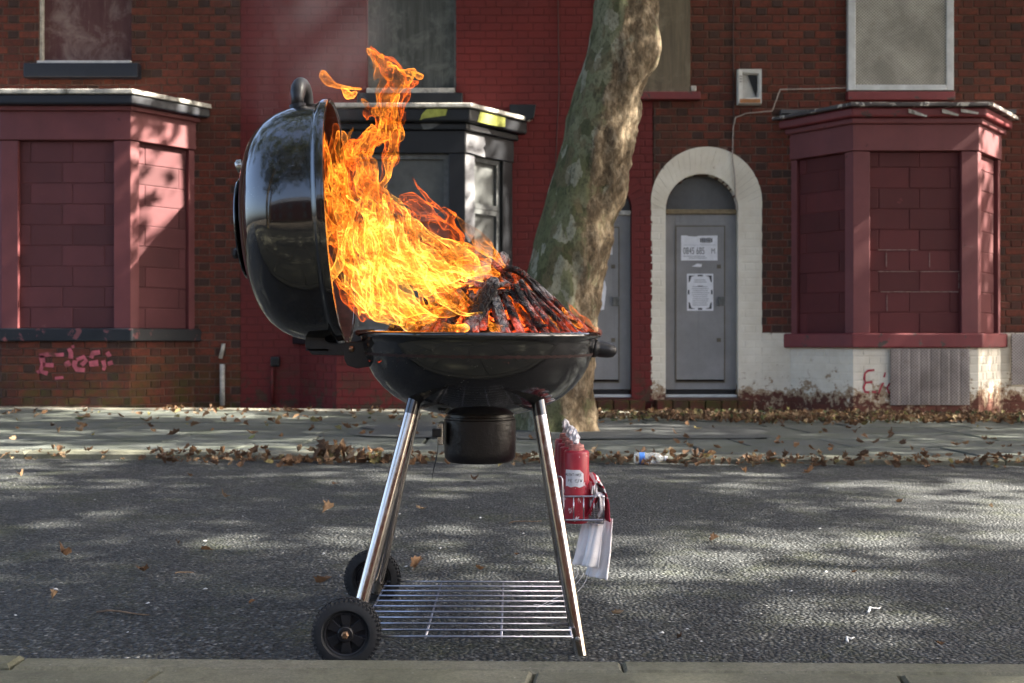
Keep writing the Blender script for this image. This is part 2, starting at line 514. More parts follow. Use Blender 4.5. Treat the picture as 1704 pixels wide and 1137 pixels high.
M['streakboard'] = m_board('streaked_brown_boarding', (.115, .058, .056), (.26, .19, .17), (.085, .036, .038))
M['window'] = simple('dusty_window_pane', (.090, .094, .092), .5, var=.25, scale=6, bump=.03)
M['winframe'] = simple('grey_window_frame', (.115, .12, .12), .7, var=.25, scale=16)
M['door'] = m_woodpaint('grey_door_paint', (.215, .214, .222), (.12, .095, .06), .74, rough=.55)
M['doorrim'] = m_woodpaint('rusty_door_edge', (.115, .100, .078), rough=.7)
M['mesh'] = m_perf('perforated_screen', (.50, .48, .42), .036, .5, .3, .27)
M['grille'] = m_perf('galvanised_grille', (.52, .48, .47), .036, .3, .85, .24)
M['screenedge'] = simple('screen_edge_metal', (.52, .54, .55), .5, .3, var=.15, scale=10, dirt=((.25, .2, .1), .66))
M['bark'] = m_bark()
M['crown'] = m_leaf('plane_leaves', [(0, (.035, .062, .014)), (.6, (.060, .100, .022)), (.9, (.12, .13, .03)), (1, (.20, .14, .04))], .4)
M['deadleaf'] = m_leaf('fallen_leaves', [(0, (.05, .032, .022)), (.35, (.135, .078, .045)), (.6, (.225, .125, .065)), (.8, (.36, .26, .16)), (.92, (.28, .25, .09)), (1, (.10, .14, .06))], .2)
M['twig'] = simple('dry_twig', (.14, .10, .07), .9, var=.4, scale=50)
M['litter'] = simple('white_litter', (.62, .62, .62), .8, var=.2, scale=60)
M['slate'] = simple('roof_slate', (.07, .075, .085), .8, var=.3, scale=6)
M['cable'] = simple('pale_cable', (.36, .31, .28), .6, var=.2, scale=40)
M['darkcable'] = simple('dark_cable', (.045, .022, .02), .6, var=.2, scale=40)

M['palepaint'] = simple('pale_worn_paint', (.20, .20, .215), .55, var=.25, scale=10, dirt=((.05, .05, .055), .58))
M['barejoint'] = simple('bare_mortar_joint', (.30, .21, .19), .9, var=.4, scale=25, dirt=((.10, .03, .03), .52))
# ------------------------------------------------------------------ ground, road, pavements
def slope(x): return -0.007 * max(-25.0, min(25.0, x))
Y_NEAR, Y_FAR, Y_WALL = 2.05, 6.0, 12.0
def road_z(x, y):
    q = (y - 4.0) / 2.0
    return slope(x) + 0.028 * max(0.0, 1 - q * q) + 0.002
def pave_z(x, y):
    return slope(x) + 0.042 + (y - 6.0) / 6.0 * (-0.112)
def sheet(name, xs, ys, zf, mat):
    mb = MB(); n = len(ys)
    v = [(x, y, zf(x, y)) for x in xs for y in ys]
    f = [(i * n + j, (i + 1) * n + j, (i + 1) * n + j + 1, i * n + j + 1) for i in range(len(xs) - 1) for j in range(n - 1)]
    mb.add(v, f)
    return mb.build(name, mat, smooth=True)
g = sheet('ground', [-700, 700], [-700, 900], lambda x, y: -0.55, M['soil'])
tag(g, 'bare soil stretching away under the street', kind='structure')
xs = [-60, -25] + [-20 + i for i in range(41)] + [25, 60]
g = sheet('road', xs, [2.0 + .2 * i for i in range(21)], road_z, M['asphalt'])
tag(g, 'grey stone-chip asphalt road with dappled sunlight', kind='structure')

def stone_piece(x0, x1, y0, y1, zf, th, mb, tone, j=.006, ch=.006, skew=0.0):
    "one paving stone with chamfered top, following the ground"
    xs_ = (x0 + j, x1 - j); ys_ = (y0 + j, y1 - j)
    c = [(xs_[0] + skew * ys_[0] * 0, ys_[0]), (xs_[1], ys_[0]), (xs_[1] + skew, ys_[1]), (xs_[0] + skew, ys_[1])]
    cx = sum(p[0] for p in c) / 4; cy = sum(p[1] for p in c) / 4
    t = [(p[0] + (ch if p[0] < cx else -ch), p[1] + (ch if p[1] < cy else -ch)) for p in c]
    dz = rnd.uniform(-.003, .003); tx = rnd.uniform(-.004, .004); ty = rnd.uniform(-.004, .004)
    z = lambda p, o: zf(*p) + dz + o + tx * (p[0] - cx) + ty * (p[1] - cy)
    v = [(p[0], p[1], z(p, -th)) for p in c] + [(p[0], p[1], z(p, -ch)) for p in c] + [(p[0], p[1], z(p, 0)) for p in t]
    f = [(8, 9, 10, 11)]
    for i in range(4):
        k = (i + 1) % 4
        f += [(i, k, 4 + k, 4 + i), (4 + i, 4 + k, 8 + k, 8 + i)]
    mb.add(v, f, None, tone)

# far pavement: bed + kerb stones + flagstones + wall edging
bed = sheet('pavement', xs, [6.1, 8, 10, 12.4], lambda x, y: pave_z(x, y) - .03, M['bed'])
tag(bed, 'far pavement of worn greenish flagstones before the houses', kind='structure')
mbx = MB()
mbx.prism([(-60, -3.0), (60, -3.0), (60, 1.99), (-60, 1.99)], -.5, -.12)
near = mbx.build('near_pavement', M['bed'])
tag(near, 'near pavement edge at the bottom of the view', kind='structure')
kf = empty('kerb', (0, 6.06, 0)); tag(kf, 'low stone kerb of the far pavement', kind='structure')
x = -22.0
def kz(x, y): return slope(x) + .042
while x < 22:
    w = rnd.uniform(.8, 1.0)
    mb = MB(); stone_piece(x, x + w, 6.0, 6.14, kz, .14, mb, rnd.random(), j=.004, ch=.014)
    mb.build('kerb_stone', M['kerb'], kf, tone=True); x += w
rows = [(6.14, 6.75), (6.75, 7.42), (7.42, 8.1), (8.1, 8.85), (8.85, 9.6), (9.6, 10.35), (10.35, 11.0)]
extra = MB()
for ri, (ya, yb) in enumerate(rows):
    x = -16.0 + rnd.random(); sk = rnd.uniform(-.05, .05)
    while x < 16:
        w = rnd.uniform(.6, 1.15)
        out_v = abs(x) > (852 / F) * yb + 1.2
        pit = (ya > 7.3 and yb < 8.9 and x + w > -.55 and x < 1.2)
        if not pit:
            mb = extra if out_v else MB()
            stone_piece(x, x + w, ya, yb, pave_z, .04, mb, rnd.random() ** 1.3, j=.007, ch=.008, skew=sk)
            if not out_v: mb.build('flagstone', M['flag'], bed, tone=True)
        x += w
o = extra.build('flagstones_beyond_view', M['flag'], bed, tone=True); o['kind'] = 'stuff'
x = -16.0
ez = lambda x, y: pave_z(x, y) + .012
while x < 16:
    w = rnd.uniform(.85, .95)
    mb = MB(); stone_piece(x, x + w, 11.03, 11.38, ez, .05, mb, rnd.random(), j=.004, ch=.01)
    mb.build('edging_stone', M['edging'], bed, tone=True); x += w
# tarmac patch round the tree
mb = MB()
pts = []
for k in range(40):
    a = 2 * math.pi * k / 40
    r = 1 + .05 * math.sin(3 * a + 1) + .04 * math.sin(7 * a)
    q_ = (abs(math.cos(a)) ** 5 + abs(math.sin(a)) ** 5) ** -.2
    x = .35 + 1.45 * r * q_ * math.cos(a); y = 8.15 + .9 * r * q_ * math.sin(a)
    pts.append((x, y, pave_z(x, y) + .006))
mb.add(pts + [(.42, 8.1, pave_z(.42, 8.1) + .012)], [(i, (i + 1) % 40, 40) for i in range(40)])
mb.build('tarmac_patch', M['tarmac'], bed, smooth=True)

# near kerb edging and first flags (camera side)
kn = empty('kerb', (0, 2.0, 0)); tag(kn, 'mossy sandstone kerb along the bottom edge of the view', kind='structure')
nz = lambda x, y: slope(x) + .068
x = -9.15
while x < 9:
    w = rnd.uniform(.95, 1.1)
    mb = MB(); stone_piece(x, x + w, 1.985, 2.05, nz, .2, mb, rnd.random(), j=.0012, ch=.006)
    mb.build('kerb_edge', M['nearstone'], kn, tone=True); x += w
for ya, yb in ((1.45, 1.982), (.85, 1.445), (.2, .845), (-1.0, .195)):
    x = -9 + rnd.random() * .3
    if yb > 1.9: x = -9.05
    while x < 9:
        w = rnd.uniform(.62, .8)
        mb = MB(); stone_piece(x, x + w, ya, yb, lambda x, y: slope(x) + .066, .2, mb, rnd.random(), j=.003, ch=.006, skew=.07 if yb > 1.9 else 0)
        mb.build('paving_stone', M['nearstone'], near, tone=True); x += w
# ------------------------------------------------------------------ houses
CH = .083                     # brick course
def WX(px): return (px - 852.0) / F * Y_WALL
def WZ(py): return H + (568.5 - py) / F * Y_WALL
_bm = {}
def brick_mesh(w, variant, mat, depth=.008):
    "proud brick, front towards -y, shared between alike bricks"
    key = (round(w, 3), variant, mat.name, depth)
    if key in _bm: return _bm[key]
    r2 = random.Random(hash((round(w, 3), variant, mat.name)) & 0xffff)
    h = CH - .012; c = .005
    x = w / 2; z = h / 2
    j = lambda a: r2.uniform(-a, a)
    v = [(-x, .004, -z), (x, .004, -z), (x, .004, z), (-x, .004, z)]
    v += [(a * x + j(.002), -depth * .55 + j(depth * .08), b * z + j(.002)) for a, b in ((-1, -1), (1, -1), (1, 1), (-1, 1))]
    v += [(a * (x - c) + j(.003), -depth + j(depth * .22), b * (z - c) + j(.003)) for a, b in ((-1, -1), (1, -1), (1, 1), (-1, 1))]
    f = [(8, 9, 10, 11)]
    for i in range(4):
        k = (i + 1) % 4
        f += [(i, k, 4 + k, 4 + i), (4 + i, 4 + k, 8 + k, 8 + i)]
    me = bpy.data.meshes.new('brick')
    me.from_pydata(v, [], f)
    if w < .13:
        tone = r2.uniform(.0, .24) if r2.random() < .55 else r2.uniform(.26, .6)
    else:
        tone = min(1, max(.22, r2.gauss(.50, .15)))
    a = me.attributes.new('tone', 'FLOAT', 'FACE')
    a.data.foreach_set('value', [tone] * len(f))
    me.materials.append(mat)
    me['tone'] = tone
    _bm[key] = me
    return me

def fill(out, Mx, u0, u1, v0, v1, holes, mat, depth=.008, phase=0.0, garden=False):
    "Flemish bond in the plane Mx (local x along the wall, local z up, -y outwards). holes(v) -> cut intervals"
    per = .227 + .1145
    k0 = math.floor(v0 / CH); k1 = math.ceil(v1 / CH)
    for k in range(k0, k1):
        v = (k + .5) * CH
        if v - CH * .5 < v0 - .045 or v + CH * .5 > v1 + .045: continue
        cuts = holes(v) if holes else []
        x = math.floor(u0 / per) * per - per + (per / 2 if k % 2 else 0) + phase
        while x < u1:
            for wid in (.227, .1145):
                a, b = x + .006, x + wid - .006
                x += wid
                a2, b2 = max(a, u0), min(b, u1)
                segs = [(a2, b2)] if b2 - a2 > .03 else []
                for (c, d) in cuts:
                    ns = []
                    for (p, q) in segs:
                        if d <= p or c >= q: ns.append((p, q)); continue
                        if c - p > .03: ns.append((p, c))
                        if q - d > .03: ns.append((d, q))
                    segs = ns
                for (p, q) in segs:
                    w = q - p
                    w = w if abs(w - (wid - .012)) < 1e-4 else max(.03, round(w / .012) * .012 - .002)
                    out.append((Mx, (p + q) / 2, v, w, mat, depth))

def emit_bricks(house, wall, specs, limit=300):
    cands = []
    for i, (Mx, u, v, w, mat, dp) in enumerate(specs):
        p = Mx @ Vector((u, 0, v))
        px = 852 + p.x / p.y * F; py = 568.5 - (p.z - H) / p.y * F
        vis = 5 < px < 1700 and 5 < py < 1132
        occ = (390 < px < 1000 and 130 < py < 700) or (880 < px < 1095 and py < 560 + 0)
        score = (0 if vis else 100) + (50 if occ else 0) + p.length - w * 2
        cands.append((score, i, p))
    cands.sort(key=lambda q: q[0])
    rest = MB()
    for n, (sc_, i, p) in enumerate(cands):
        Mx, u, v, w, mat, dp = specs[i]
        me = brick_mesh(w, rnd.randrange(28), mat, dp)
        if n < limit:
            place('brick', me, p, wall, (0, 0, Mx.to_euler().z))
        else:
            Mt = Matrix.Translation(p) @ Mx.to_3x3().to_4x4()
            rest.add([q.co for q in me.vertices], [tuple(f.vertices) for f in me.polygons], Mt, me['tone'])
            rest.t[-1] = rest.t[-1]
            rest_m.setdefault(house.name, []).extend([mat] * len(me.polygons))
    if rest.v:
        o = rest.build('brick_courses', M['brick'], wall, tone=True)
        o['kind'] = 'stuff'
        ms = rest_m[house.name]; names = list({m.name: m for m in ms}.values())
        o.data.materials.clear()
        for m in names: o.data.materials.append(m)
        ix = {m.name: i for i, m in enumerate(names)}
        o.data.polygons.foreach_set('material_index', [ix[m.name] for m in ms])
rest_m = {}

def backing(name, mat, parent, x0, x1, z0, z1, solid, step=.04, y=Y_WALL, depth=.22):
    "wall body with real openings: a grid of cells, empty where solid() is false"
    xs_ = np.arange(x0, x1 + step / 2, step); zs = np.arange(z0, z1 + step / 2, step)
    nx, nz_ = len(xs_) - 1, len(zs) - 1
    S = np.array([[solid((xs_[i] + xs_[i + 1]) / 2, (zs[k] + zs[k + 1]) / 2) for k in range(nz_)] for i in range(nx)])
    mb = MB(); idx = {}
    def vid(i, k, d):
        q = (i, k, d)
        if q not in idx:
            idx[q] = len(mb.v); mb.v.append((xs_[i], y + (depth if d else 0), zs[k]))
        return idx[q]
    for i in range(nx):
        for k in range(nz_):
            if not S[i, k]: continue
            mb.f.append((vid(i, k, 0), vid(i + 1, k, 0), vid(i + 1, k + 1, 0), vid(i, k + 1, 0)))
            for di, dk, e in ((-1, 0, ((0, 0), (0, 1))), (1, 0, ((1, 1), (1, 0))), (0, -1, ((1, 0), (0, 0))), (0, 1, ((0, 1), (1, 1)))):
                a, b = i + di, k + dk
                if a < 0 or b < 0 or a >= nx or b >= nz_ or not S[a, b]:
                    (p, q), (r_, s_) = e
                    mb.f.append((vid(i + p, k + q, 0), vid(i + r_, k + s_, 0), vid(i + r_, k + s_, 1), vid(i + p, k + q, 1)))
    mb.t = [.5] * len(mb.f)
    return mb.build(name, mat, parent)

WALL_M = Matrix.Translation((0, Y_WALL, 0))
def plane_between(a, b):
    "matrix of a vertical plane from a to b (seen from outside, a on the left)"
    a = Vector((a[0], a[1], 0)); b = Vector((b[0], b[1], 0)); d = (b - a)
    ang = math.atan2(d.y, d.x)
    return Matrix.Translation(a) @ Matrix.Rotation(ang, 4, 'Z'), d.length

class Bay:
    dx, p = .49, .60
    def __init__(s, xl, xr):
        s.xl, s.xr = xl, xr
        s.base = [Vector((xl - s.dx, Y_WALL)), Vector((xl, Y_WALL - s.p)), Vector((xr, Y_WALL - s.p)), Vector((xr + s.dx, Y_WALL))]
    def outline(s, o, back=.15):
        "outline pushed outwards by o"
        b = s.base; L = []
        d1 = (b[1] - b[0]).normalized(); n1 = Vector((d1.y, -d1.x))
        if n1.x > 0: n1 = -n1
        d3 = (b[3] - b[2]).normalized(); n3 = Vector((d3.y, -d3.x))
        if n3.x < 0: n3 = -n3
        n2 = Vector((0, -1))
        def miter(c, na, nb):
            m = (na + nb); return c + m * (o / (1 + na.dot(nb)))
        p0 = b[0] + n1 * o; p0 = p0 + d1 * ((Y_WALL - p0.y) / d1.y)
        p3 = b[3] + n3 * o; p3 = p3 + d3 * ((Y_WALL - p3.y) / d3.y)
        pts = [p0, miter(b[1], n1, n2), miter(b[2], n2, n3), p3]
        return [(p0.x, Y_WALL + back)] + [(q.x, q.y) for q in pts] + [(p3.x, Y_WALL + back)]
    def slab(s, name, o, z0, z1, mat, parent, bevel=.006):
        return MB().prism(s.outline(o), z0, z1).build(name, mat, parent, bevel=bevel)
    def face(s, k):
        "k = 0 left return, 1 front, 2 right return"
        return plane_between(s.base[k], s.base[k + 1])

def bay_blocks(bay, parent, zs0, zs1, mat, postmat, lw=.17, rw=.10, wallw=.08, first=.0):
    "posts at the corners and rows of painted concrete blocks between them"
    # corner posts: L-shaped prisms
    for c, (ka, kb) in (('l', (0, 1)), ('r', (1, 2))):
        Ma, La = bay.face(ka); Mb_, Lb = bay.face(kb)
        a_w = rw if c == 'l' else lw; b_w = lw if c == 'l' else rw
        q = lambda Mx, u, d: (lambda v: (v.x, v.y))(Mx @ Vector((u, d, 0)))
        corner = bay.base[1] if c == 'l' else bay.base[2]
        pts = [q(Ma, La - a_w, .10), q(Ma, La - a_w, 0), (corner.x, corner.y), q(Mb_, b_w, 0), q(Mb_, b_w, .10)]
        MB().prism(pts, zs0, zs1).build('post', postmat, parent, bevel=.005)
    for k, side in ((0, 0), (2, 1)):
        Mx, L = bay.face(k)
        u0, u1 = (0, wallw) if side == 0 else (L - wallw, L)
        q = lambda u, d: (lambda v: (v.x, v.y))(Mx @ Vector((u, d, 0)))
        MB().prism([q(u0, .10), q(u0, .0), q(u1, .0), q(u1, .10)], zs0, zs1).build('post', postmat, parent, bevel=.005)
    for k in range(3):
        Mx, L = bay.face(k)
        a = (wallw, lw, rw)[k]; b = L - (rw, lw, wallw)[k]
        bw, bh = .445, .212
        z = zs0; row = 0
        # joint backing
        mb = MB(); mb.box(((a + b) / 2, .082, (zs0 + zs1) / 2), (b - a, .06, zs1 - zs0), Mx)
        mb.build('joint_backing', mat, parent)
        while z < zs1 - .03:
            hh = min(bh, zs1 - z)
            if hh < .13:
                cuts = [a + (b - a) * i / 5 for i in range(6)] if k == 1 else [a, b]
            else:
                st = [.11, .445, .445] if row % 2 == 0 else [.445, .445, .11]
                tot = sum(st); cuts = [a]
                if k == 1:
                    for w in st[:-1]: cuts.append(cuts[-1] + w * (b - a) / tot)
                else:
                    cuts.append(a + (b - a) * (.16 if row % 2 == 0 else .84))
                cuts.append(b)
            for i in range(len(cuts) - 1):
                p0, p1 = cuts[i], cuts[i + 1]
                mb = MB()
                off = rnd.uniform(-.002, .003)
                mb.box(((p0 + p1) / 2, .075 + off, z + hh / 2), (p1 - p0 - .007, .06, hh - .007), Mx, ch=.005)
                mb.build('block', mat, parent)
            z += hh; row += 1

def bay_plinth(bay, specs, zb, zt, mat, ph=0.0, depth=.008):
    for k in range(3):
        Mx, L = bay.face(k)
        fill(specs, Mx, 0, L, zb, zt, None, mat, depth, ph)

def body(house, x0, x1):
    mb = MB()
    mb.box(((x0 + x1) / 2, 16.3, 3.0), (x1 - x0 - .02, 8.1, 6.9))
    mb.build('rear_walls', M['mortar'], house)
    mb = MB(); mb.plate([(Y_WALL - .25, 6.2), (16.2, 8.6), (20.6, 6.2), (20.6, 6.05), (16.2, 8.4), (Y_WALL - .25, 6.05)], 0, 1)
    mb.v = [(x0 + (x1 - x0) * y, x, z) for (x, y, z) in mb.v]
    mb.build('roof', M['slate'], house)

def in_arch(x, z, xc, hw, zs):
    return abs(x - xc) < hw and (z < zs or (x - xc) ** 2 + (z - zs) ** 2 < hw * hw)

XB1, XB2 = WX(400), WX(1086)
ZB = -.16
# ---------------- left brick house
hs = empty('terraced_house', (-4.6, Y_WALL, -.1))
tag(hs, 'brown brick house at left with maroon blocked bay and pink graffiti', 'house')
bayL = Bay((2 - 852) / 163.2, (217 - 852) / 163.2)
wl = (WX(65), WX(219)); wz = WZ(106)
solidL = lambda x, z: not (wl[0] < x < wl[1] and wz < z < 5.2)
wallL = backing('wall', M['mortar'], hs, -8.0, XB1, ZB, 6.1, solidL)
sp = []
def holesL(v):
    h = []
    if v > wz - .02: h.append((wl[0], wl[1]))
    if -1 < v < 3.02: h.append((bayL.base[0].x + .05, bayL.base[3].x - .03))
    if 3.02 <= v < 3.16: h.append((bayL.base[0].x, bayL.base[3].x + .06))
    if wz - .17 < v <= wz: h.append((WX(50), WX(233)))
    return h
fill(sp, WALL_M, -6.0, XB1, ZB, 4.45, holesL, M['brick'])
bw_ = empty('bay_window', (bayL.xl + .65, Y_WALL - .6, .7), hs)
Z = dict(sb=.650, st=.785, fb=2.70, ft=3.0, ct=3.185)
bay_plinth(bayL, sp, ZB, Z['sb'], M['brick'])
MB().prism(bayL.outline(-.002), ZB - .1, Z['sb']).build('plinth_core', M['mortar'], bw_)
bayL.slab('sill', .055, Z['sb'], Z['st'], M['blacksill'], bw_, .012)
bay_blocks(bayL, bw_, Z['st'], Z['fb'], M['blockl'], M['maroon'])
bayL.slab('frieze', .012, Z['fb'] + .006, Z['ft'], M['maroon'], bw_)
bayL.slab('drip_mould', .05, Z['ft'], Z['ft'] + .045, M['maroon'], bw_)
bayL.slab('cornice', .12, Z['ft'] + .045, Z['ct'] - .035, M['navy'], bw_, .02)
bayL.slab('roof_edge', .14, Z['ct'] - .035, Z['ct'] + .012, M['slab'], bw_, .008)
emit_bricks(hs, wallL, sp)
uw = empty('upper_window', (sum(wl) / 2, Y_WALL, wz), hs)
MB().box((sum(wl) / 2, Y_WALL + .10, 4.7), (wl[1] - wl[0] + .01, .03, 2 * (4.7 - wz) - .02)).build('board', M['streakboard'], uw)
MB().box((wl[0] + .012, Y_WALL + .05, 4.7), (.024, .06, 2 * (4.7 - wz))).build('window_frame', M['slab'], uw)
MB().box((WX(141), Y_WALL + .02, wz + .012), (WX(222) - WX(66), .10, .03)).build('inner_sill', M['whitepaint'], uw, bevel=.004)
MB().box((WX(141), Y_WALL - .02, WZ(121)), (WX(236) - WX(47), .2, .155)).build('sill', M['navy'], uw, bevel=.012)
body(hs, -8.0, XB1)

# ---------------- middle red painted house
hm = empty('terraced_house', (-.7, Y_WALL, -.1))
tag(hm, 'dark red painted brick house with black bay window behind the fire', 'house')
bayM = Bay(-1.79, -.484)
dM = dict(x0=WX(931), x1=WX(1052), z0=WZ(662), zs=WZ(352))
dM['xc'] = (dM['x0'] + dM['x1']) / 2; dM['hw'] = (dM['x1'] - dM['x0']) / 2
wm = (WX(608), WX(759)); wmz = WZ(157)
solidM = lambda x, z: not (wm[0] < x < wm[1] and wmz < z < 5.2) and not in_arch(x, z, dM['xc'], dM['hw'], dM['zs']) or z < dM['z0']
wallM = backing('wall', M['redmortar'], hm, XB1, XB2, ZB, 6.1, solidM)
sp = []
def arch_cut(d, v, grow=0.0):
    hw = d['hw'] + grow
    if v < d['z0'] - .1: return []
    if v < d['zs']: return [(d['xc'] - hw, d['xc'] + hw)]
    q = hw * hw - (v - d['zs']) ** 2
    return [(d['xc'] - math.sqrt(q), d['xc'] + math.sqrt(q))] if q > 0 else []
def holesM(v):
    h = list(arch_cut(dM, v, .0 if v < dM['zs'] else .15))
    if v > wmz - .02: h.append(wm)
    if wmz - .17 < v <= wmz: h.append((wm[0] - .08, wm[1] + .08))
    if -1 < v < 3.05: h.append((bayM.base[0].x + .05, bayM.base[3].x - .03))
    return h
fill(sp, WALL_M, XB1, XB2, ZB, 4.45, holesM, M['red'], .0035)
bm_ = empty('bay_window', (-1.14, Y_WALL - .6, .7), hm)
Z = dict(sb=.62, st=.75, fb=2.57, ft=2.80, ct=3.04)
bay_plinth(bayM, sp, ZB, Z['sb'], M['red'], depth=.0035)
MB().prism(bayM.outline(-.002), ZB - .1, Z['sb']).build('plinth_core', M['redmortar'], bm_)
emit_bricks(hm, wallM, sp)
bayM.slab('sill', .06, Z['sb'], Z['st'], M['black'], bm_, .012)
bayM.slab('frieze', .012, Z['fb'], Z['ft'], M['black'], bm_)
bayM.slab('drip_mould', .05, Z['ft'], Z['ft'] + .07, M['black'], bm_, .012)
bayM.slab('cornice', .12, Z['ft'] + .07, Z['ct'] - .03, M['black'], bm_, .02)
bayM.slab('roof_edge', .15, Z['ct'] - .03, Z['ct'] + .014, M['slab'], bm_, .008)
# black posts
for c, (ka, kb, aw, bw2) in (('l', (0, 1, .09, .16)), ('r', (1, 2, .16, .16))):
    Ma, La = bayM.face(ka); Mb_, Lb = bayM.face(kb)
    q = lambda Mx, u, d: (lambda v: (v.x, v.y))(Mx @ Vector((u, d, 0)))
    corner = bayM.base[1] if c == 'l' else bayM.base[2]
    MB().prism([q(Ma, La - aw, .10), q(Ma, La - aw, 0), (corner.x, corner.y), q(Mb_, bw2, 0), q(Mb_, bw2, .10)], Z['st'], Z['fb']).build('post', M['black'], bm_, bevel=.005)
for k in (0, 2):
    Mx, L = bayM.face(k)
    u0, u1 = (0, .16) if k == 0 else (L - .16, L)
    q = lambda u, d: (lambda v: (v.x, v.y))(Mx @ Vector((u, d, 0)))
    MB().prism([q(u0, .1), q(u0, 0), q(u1, 0), q(u1, .1)], Z['st'], Z['fb']).build('post', M['black'], bm_, bevel=.005)
# sash windows: frames and panes
for k, (a, b) in enumerate(((.16, .09), (.16, .16), (.16, .16))):
    Mx, L = bayM.face(k)
    u0, u1 = a, L - b
    zmid = WZ(345) - .06 if k != 1 else 1.93
    for (za, zb) in ((Z['st'], zmid), (zmid, Z['fb'])):
        fr = MB(); w = .055
        for (cx_, cz_, sx_, sz_) in (((u0 + w / 2), (za + zb) / 2, w, zb - za), ((u1 - w / 2), (za + zb) / 2, w, zb - za),
                                     ((u0 + u1) / 2, za + w / 2, u1 - u0 - 2 * w, w), ((u0 + u1) / 2, zb - w / 2, u1 - u0 - 2 * w, w)):
            fr.box((cx_, .07, cz_), (sx_, .05, sz_ - .004), Mx)
        fr.build('sash', M['winframe'], bm_)
        MB().box(((u0 + u1) / 2, .085, (za + zb) / 2), (u1 - u0 - .08, .012, zb - za - .08), Mx).build('pane', M['window'], bm_)
# flaked paint: bare white patches and lime-green patches on the cornice returns
Mx, L = bayM.face(2)
def flake(Mx, pts, d, mat, name='bare_patch', parent=None, th=.003):
    mb = MB(); mb.plate(pts, d - th, d, M=Mx); return mb.build(name, mat, parent)
flake(Mx, [(.005, 2.585), (.30, 2.565), (.30, 2.62), (.27, 2.66), (.31, 2.70), (.29, 2.775), (.01, 2.775)], -.0135, M['palepaint'], parent=bm_)
flake(Mx, [(.006, 1.72), (.07, 1.66), (.152, 1.75), (.15, 2.555), (.006, 2.565)], -.0015, M['palepaint'], parent=bm_)
flake(Mx, [(.06, 2.885), (.40, 2.885), (.50, 2.90), (.50, 2.995), (.10, 2.995)], -.1225, M['limepaint'], parent=bm_)
flake(Mx, [(.03, 2.81), (.36, 2.81), (.30, 2.855), (.02, 2.86)], -.0525, M['palepaint'], parent=bm_)
Mx, L = bayM.face(1)
flake(Mx, [(.86, 2.88), (.90, 2.90), (1.12, 2.93), (1.14, 2.995), (.93, 2.995), (.88, 2.94)], -.1225, M['limepaint'], parent=bm_)
flake(Mx, [(.89, 2.80), (.98, 2.81), (1.06, 2.86), (.86, 2.868)], -.0525, M['winframe'], parent=bm_)
# wall bracket end of the cornice
MB().plate([(WX(848), WZ(216)), (WX(862), WZ(212)), (WX(870), WZ(205)), (WX(888), WZ(199)), (WX(892), WZ(176)), (WX(848), WZ(176))], Y_WALL - .07, Y_WALL + .01).build('cornice_end', M['black'], bm_, bevel=.008)
uw = empty('upper_window', (sum(wm) / 2, Y_WALL, wmz), hm)
MB().box((sum(wm) / 2, Y_WALL + .10, 4.7), (wm[1] - wm[0] + .01, .03, 2 * (4.7 - wmz) - .02)).build('board', M['greyboard'], uw)
MB().box((wm[1] - .012, Y_WALL + .05, 4.7), (.024, .06, 2 * (4.7 - wmz))).build('window_frame', M['winframe'], uw)
MB().box((sum(wm) / 2, Y_WALL + .015, wmz + .03), (wm[1] - wm[0] - .03, .11, .06)).build('inner_sill', M['slab'], uw, bevel=.006)
MB().box((sum(wm) / 2, Y_WALL - .02, wmz - .065), (wm[1] - wm[0] + .15, .2, .115)).build('sill', M['black'], uw, bevel=.012)
body(hm, XB1, XB2)

# ---------------- right brick house
hr = empty('terraced_house', (4.2, Y_WALL, -.1))
tag(hr, 'brown brick house at right with white arched doorway and peeling white plinth', 'house')
bayR = Bay((1420 - 852) / 163.2, (1628 - 852) / 163.2)
dR = dict(x0=WX(1107), x1=WX(1229), z0=WZ(662), zs=WZ(350))
dR['xc'] = (dR['x0'] + dR['x1']) / 2; dR['hw'] = (dR['x1'] - dR['x0']) / 2
solidR = lambda x, z: not in_arch(x, z, dR['xc'], dR['hw'], dR['zs']) or z < dR['z0']
wallR = backing('wall', M['mortar'], hr, XB2, 8.0, ZB, 6.1, solidR)
JL, JR = WX(1083), WX(1268); ZP = WZ(557)
ring_c = ((JL + JR) / 2, WZ(337)); ring_r = (JR - JL) / 2
sp = []
def holesR(v):
    h = []
    if v < ring_c[1]: h.append((JL - .05, JR))
    else:
        q = ring_r ** 2 - (v - ring_c[1]) ** 2
        if q > 0: h.append((ring_c[0] - math.sqrt(q), ring_c[0] + math.sqrt(q)))
    if v < ZP: h.append((JR, 9))
    if -1 < v < 3.0: h.append((bayR.base[0].x + .03, bayR.base[3].x - .03))
    return h
fill(sp, WALL_M, XB2, 6.1, ZB, 4.45, holesR, M['brick'])
fill(sp, WALL_M, JL, JR, ZB, ring_c[1], lambda v: arch_cut(dR, v), M['white'], .0035, .05)
fill(sp, WALL_M, JR, 6.1, ZB, ZP, lambda v: [(bayR.base[0].x + .03, bayR.base[3].x - .03)], M['white'], .0035, .05)
for (a_, b_, c_, e_) in ((JL, dR['x0'], ZB, ring_c[1]), (dR['x1'], JR, ZB, ring_c[1]), (JR, bayR.base[0].x + .03, ZB, ZP), (bayR.base[3].x - .03, 6.3, ZB, ZP)):
    MB().box(((a_ + b_) / 2, Y_WALL + .0185, (c_ + e_) / 2), (b_ - a_ - .002, .040, e_ - c_)).build('painted_joints', M['white'], hr)
br_ = empty('bay_window', (4.1, Y_WALL - .6, .7), hr)
Z = dict(sb=.585, st=.735, fb=2.59, ft=2.865, ct=3.07)
bay_plinth(bayR, sp, ZB, Z['sb'], M['white'], .1, .0035)
MB().prism(bayR.outline(-.001), ZB - .1, Z['sb']).build('plinth_core', M['white'], br_)
emit_bricks(hr, wallR, sp)
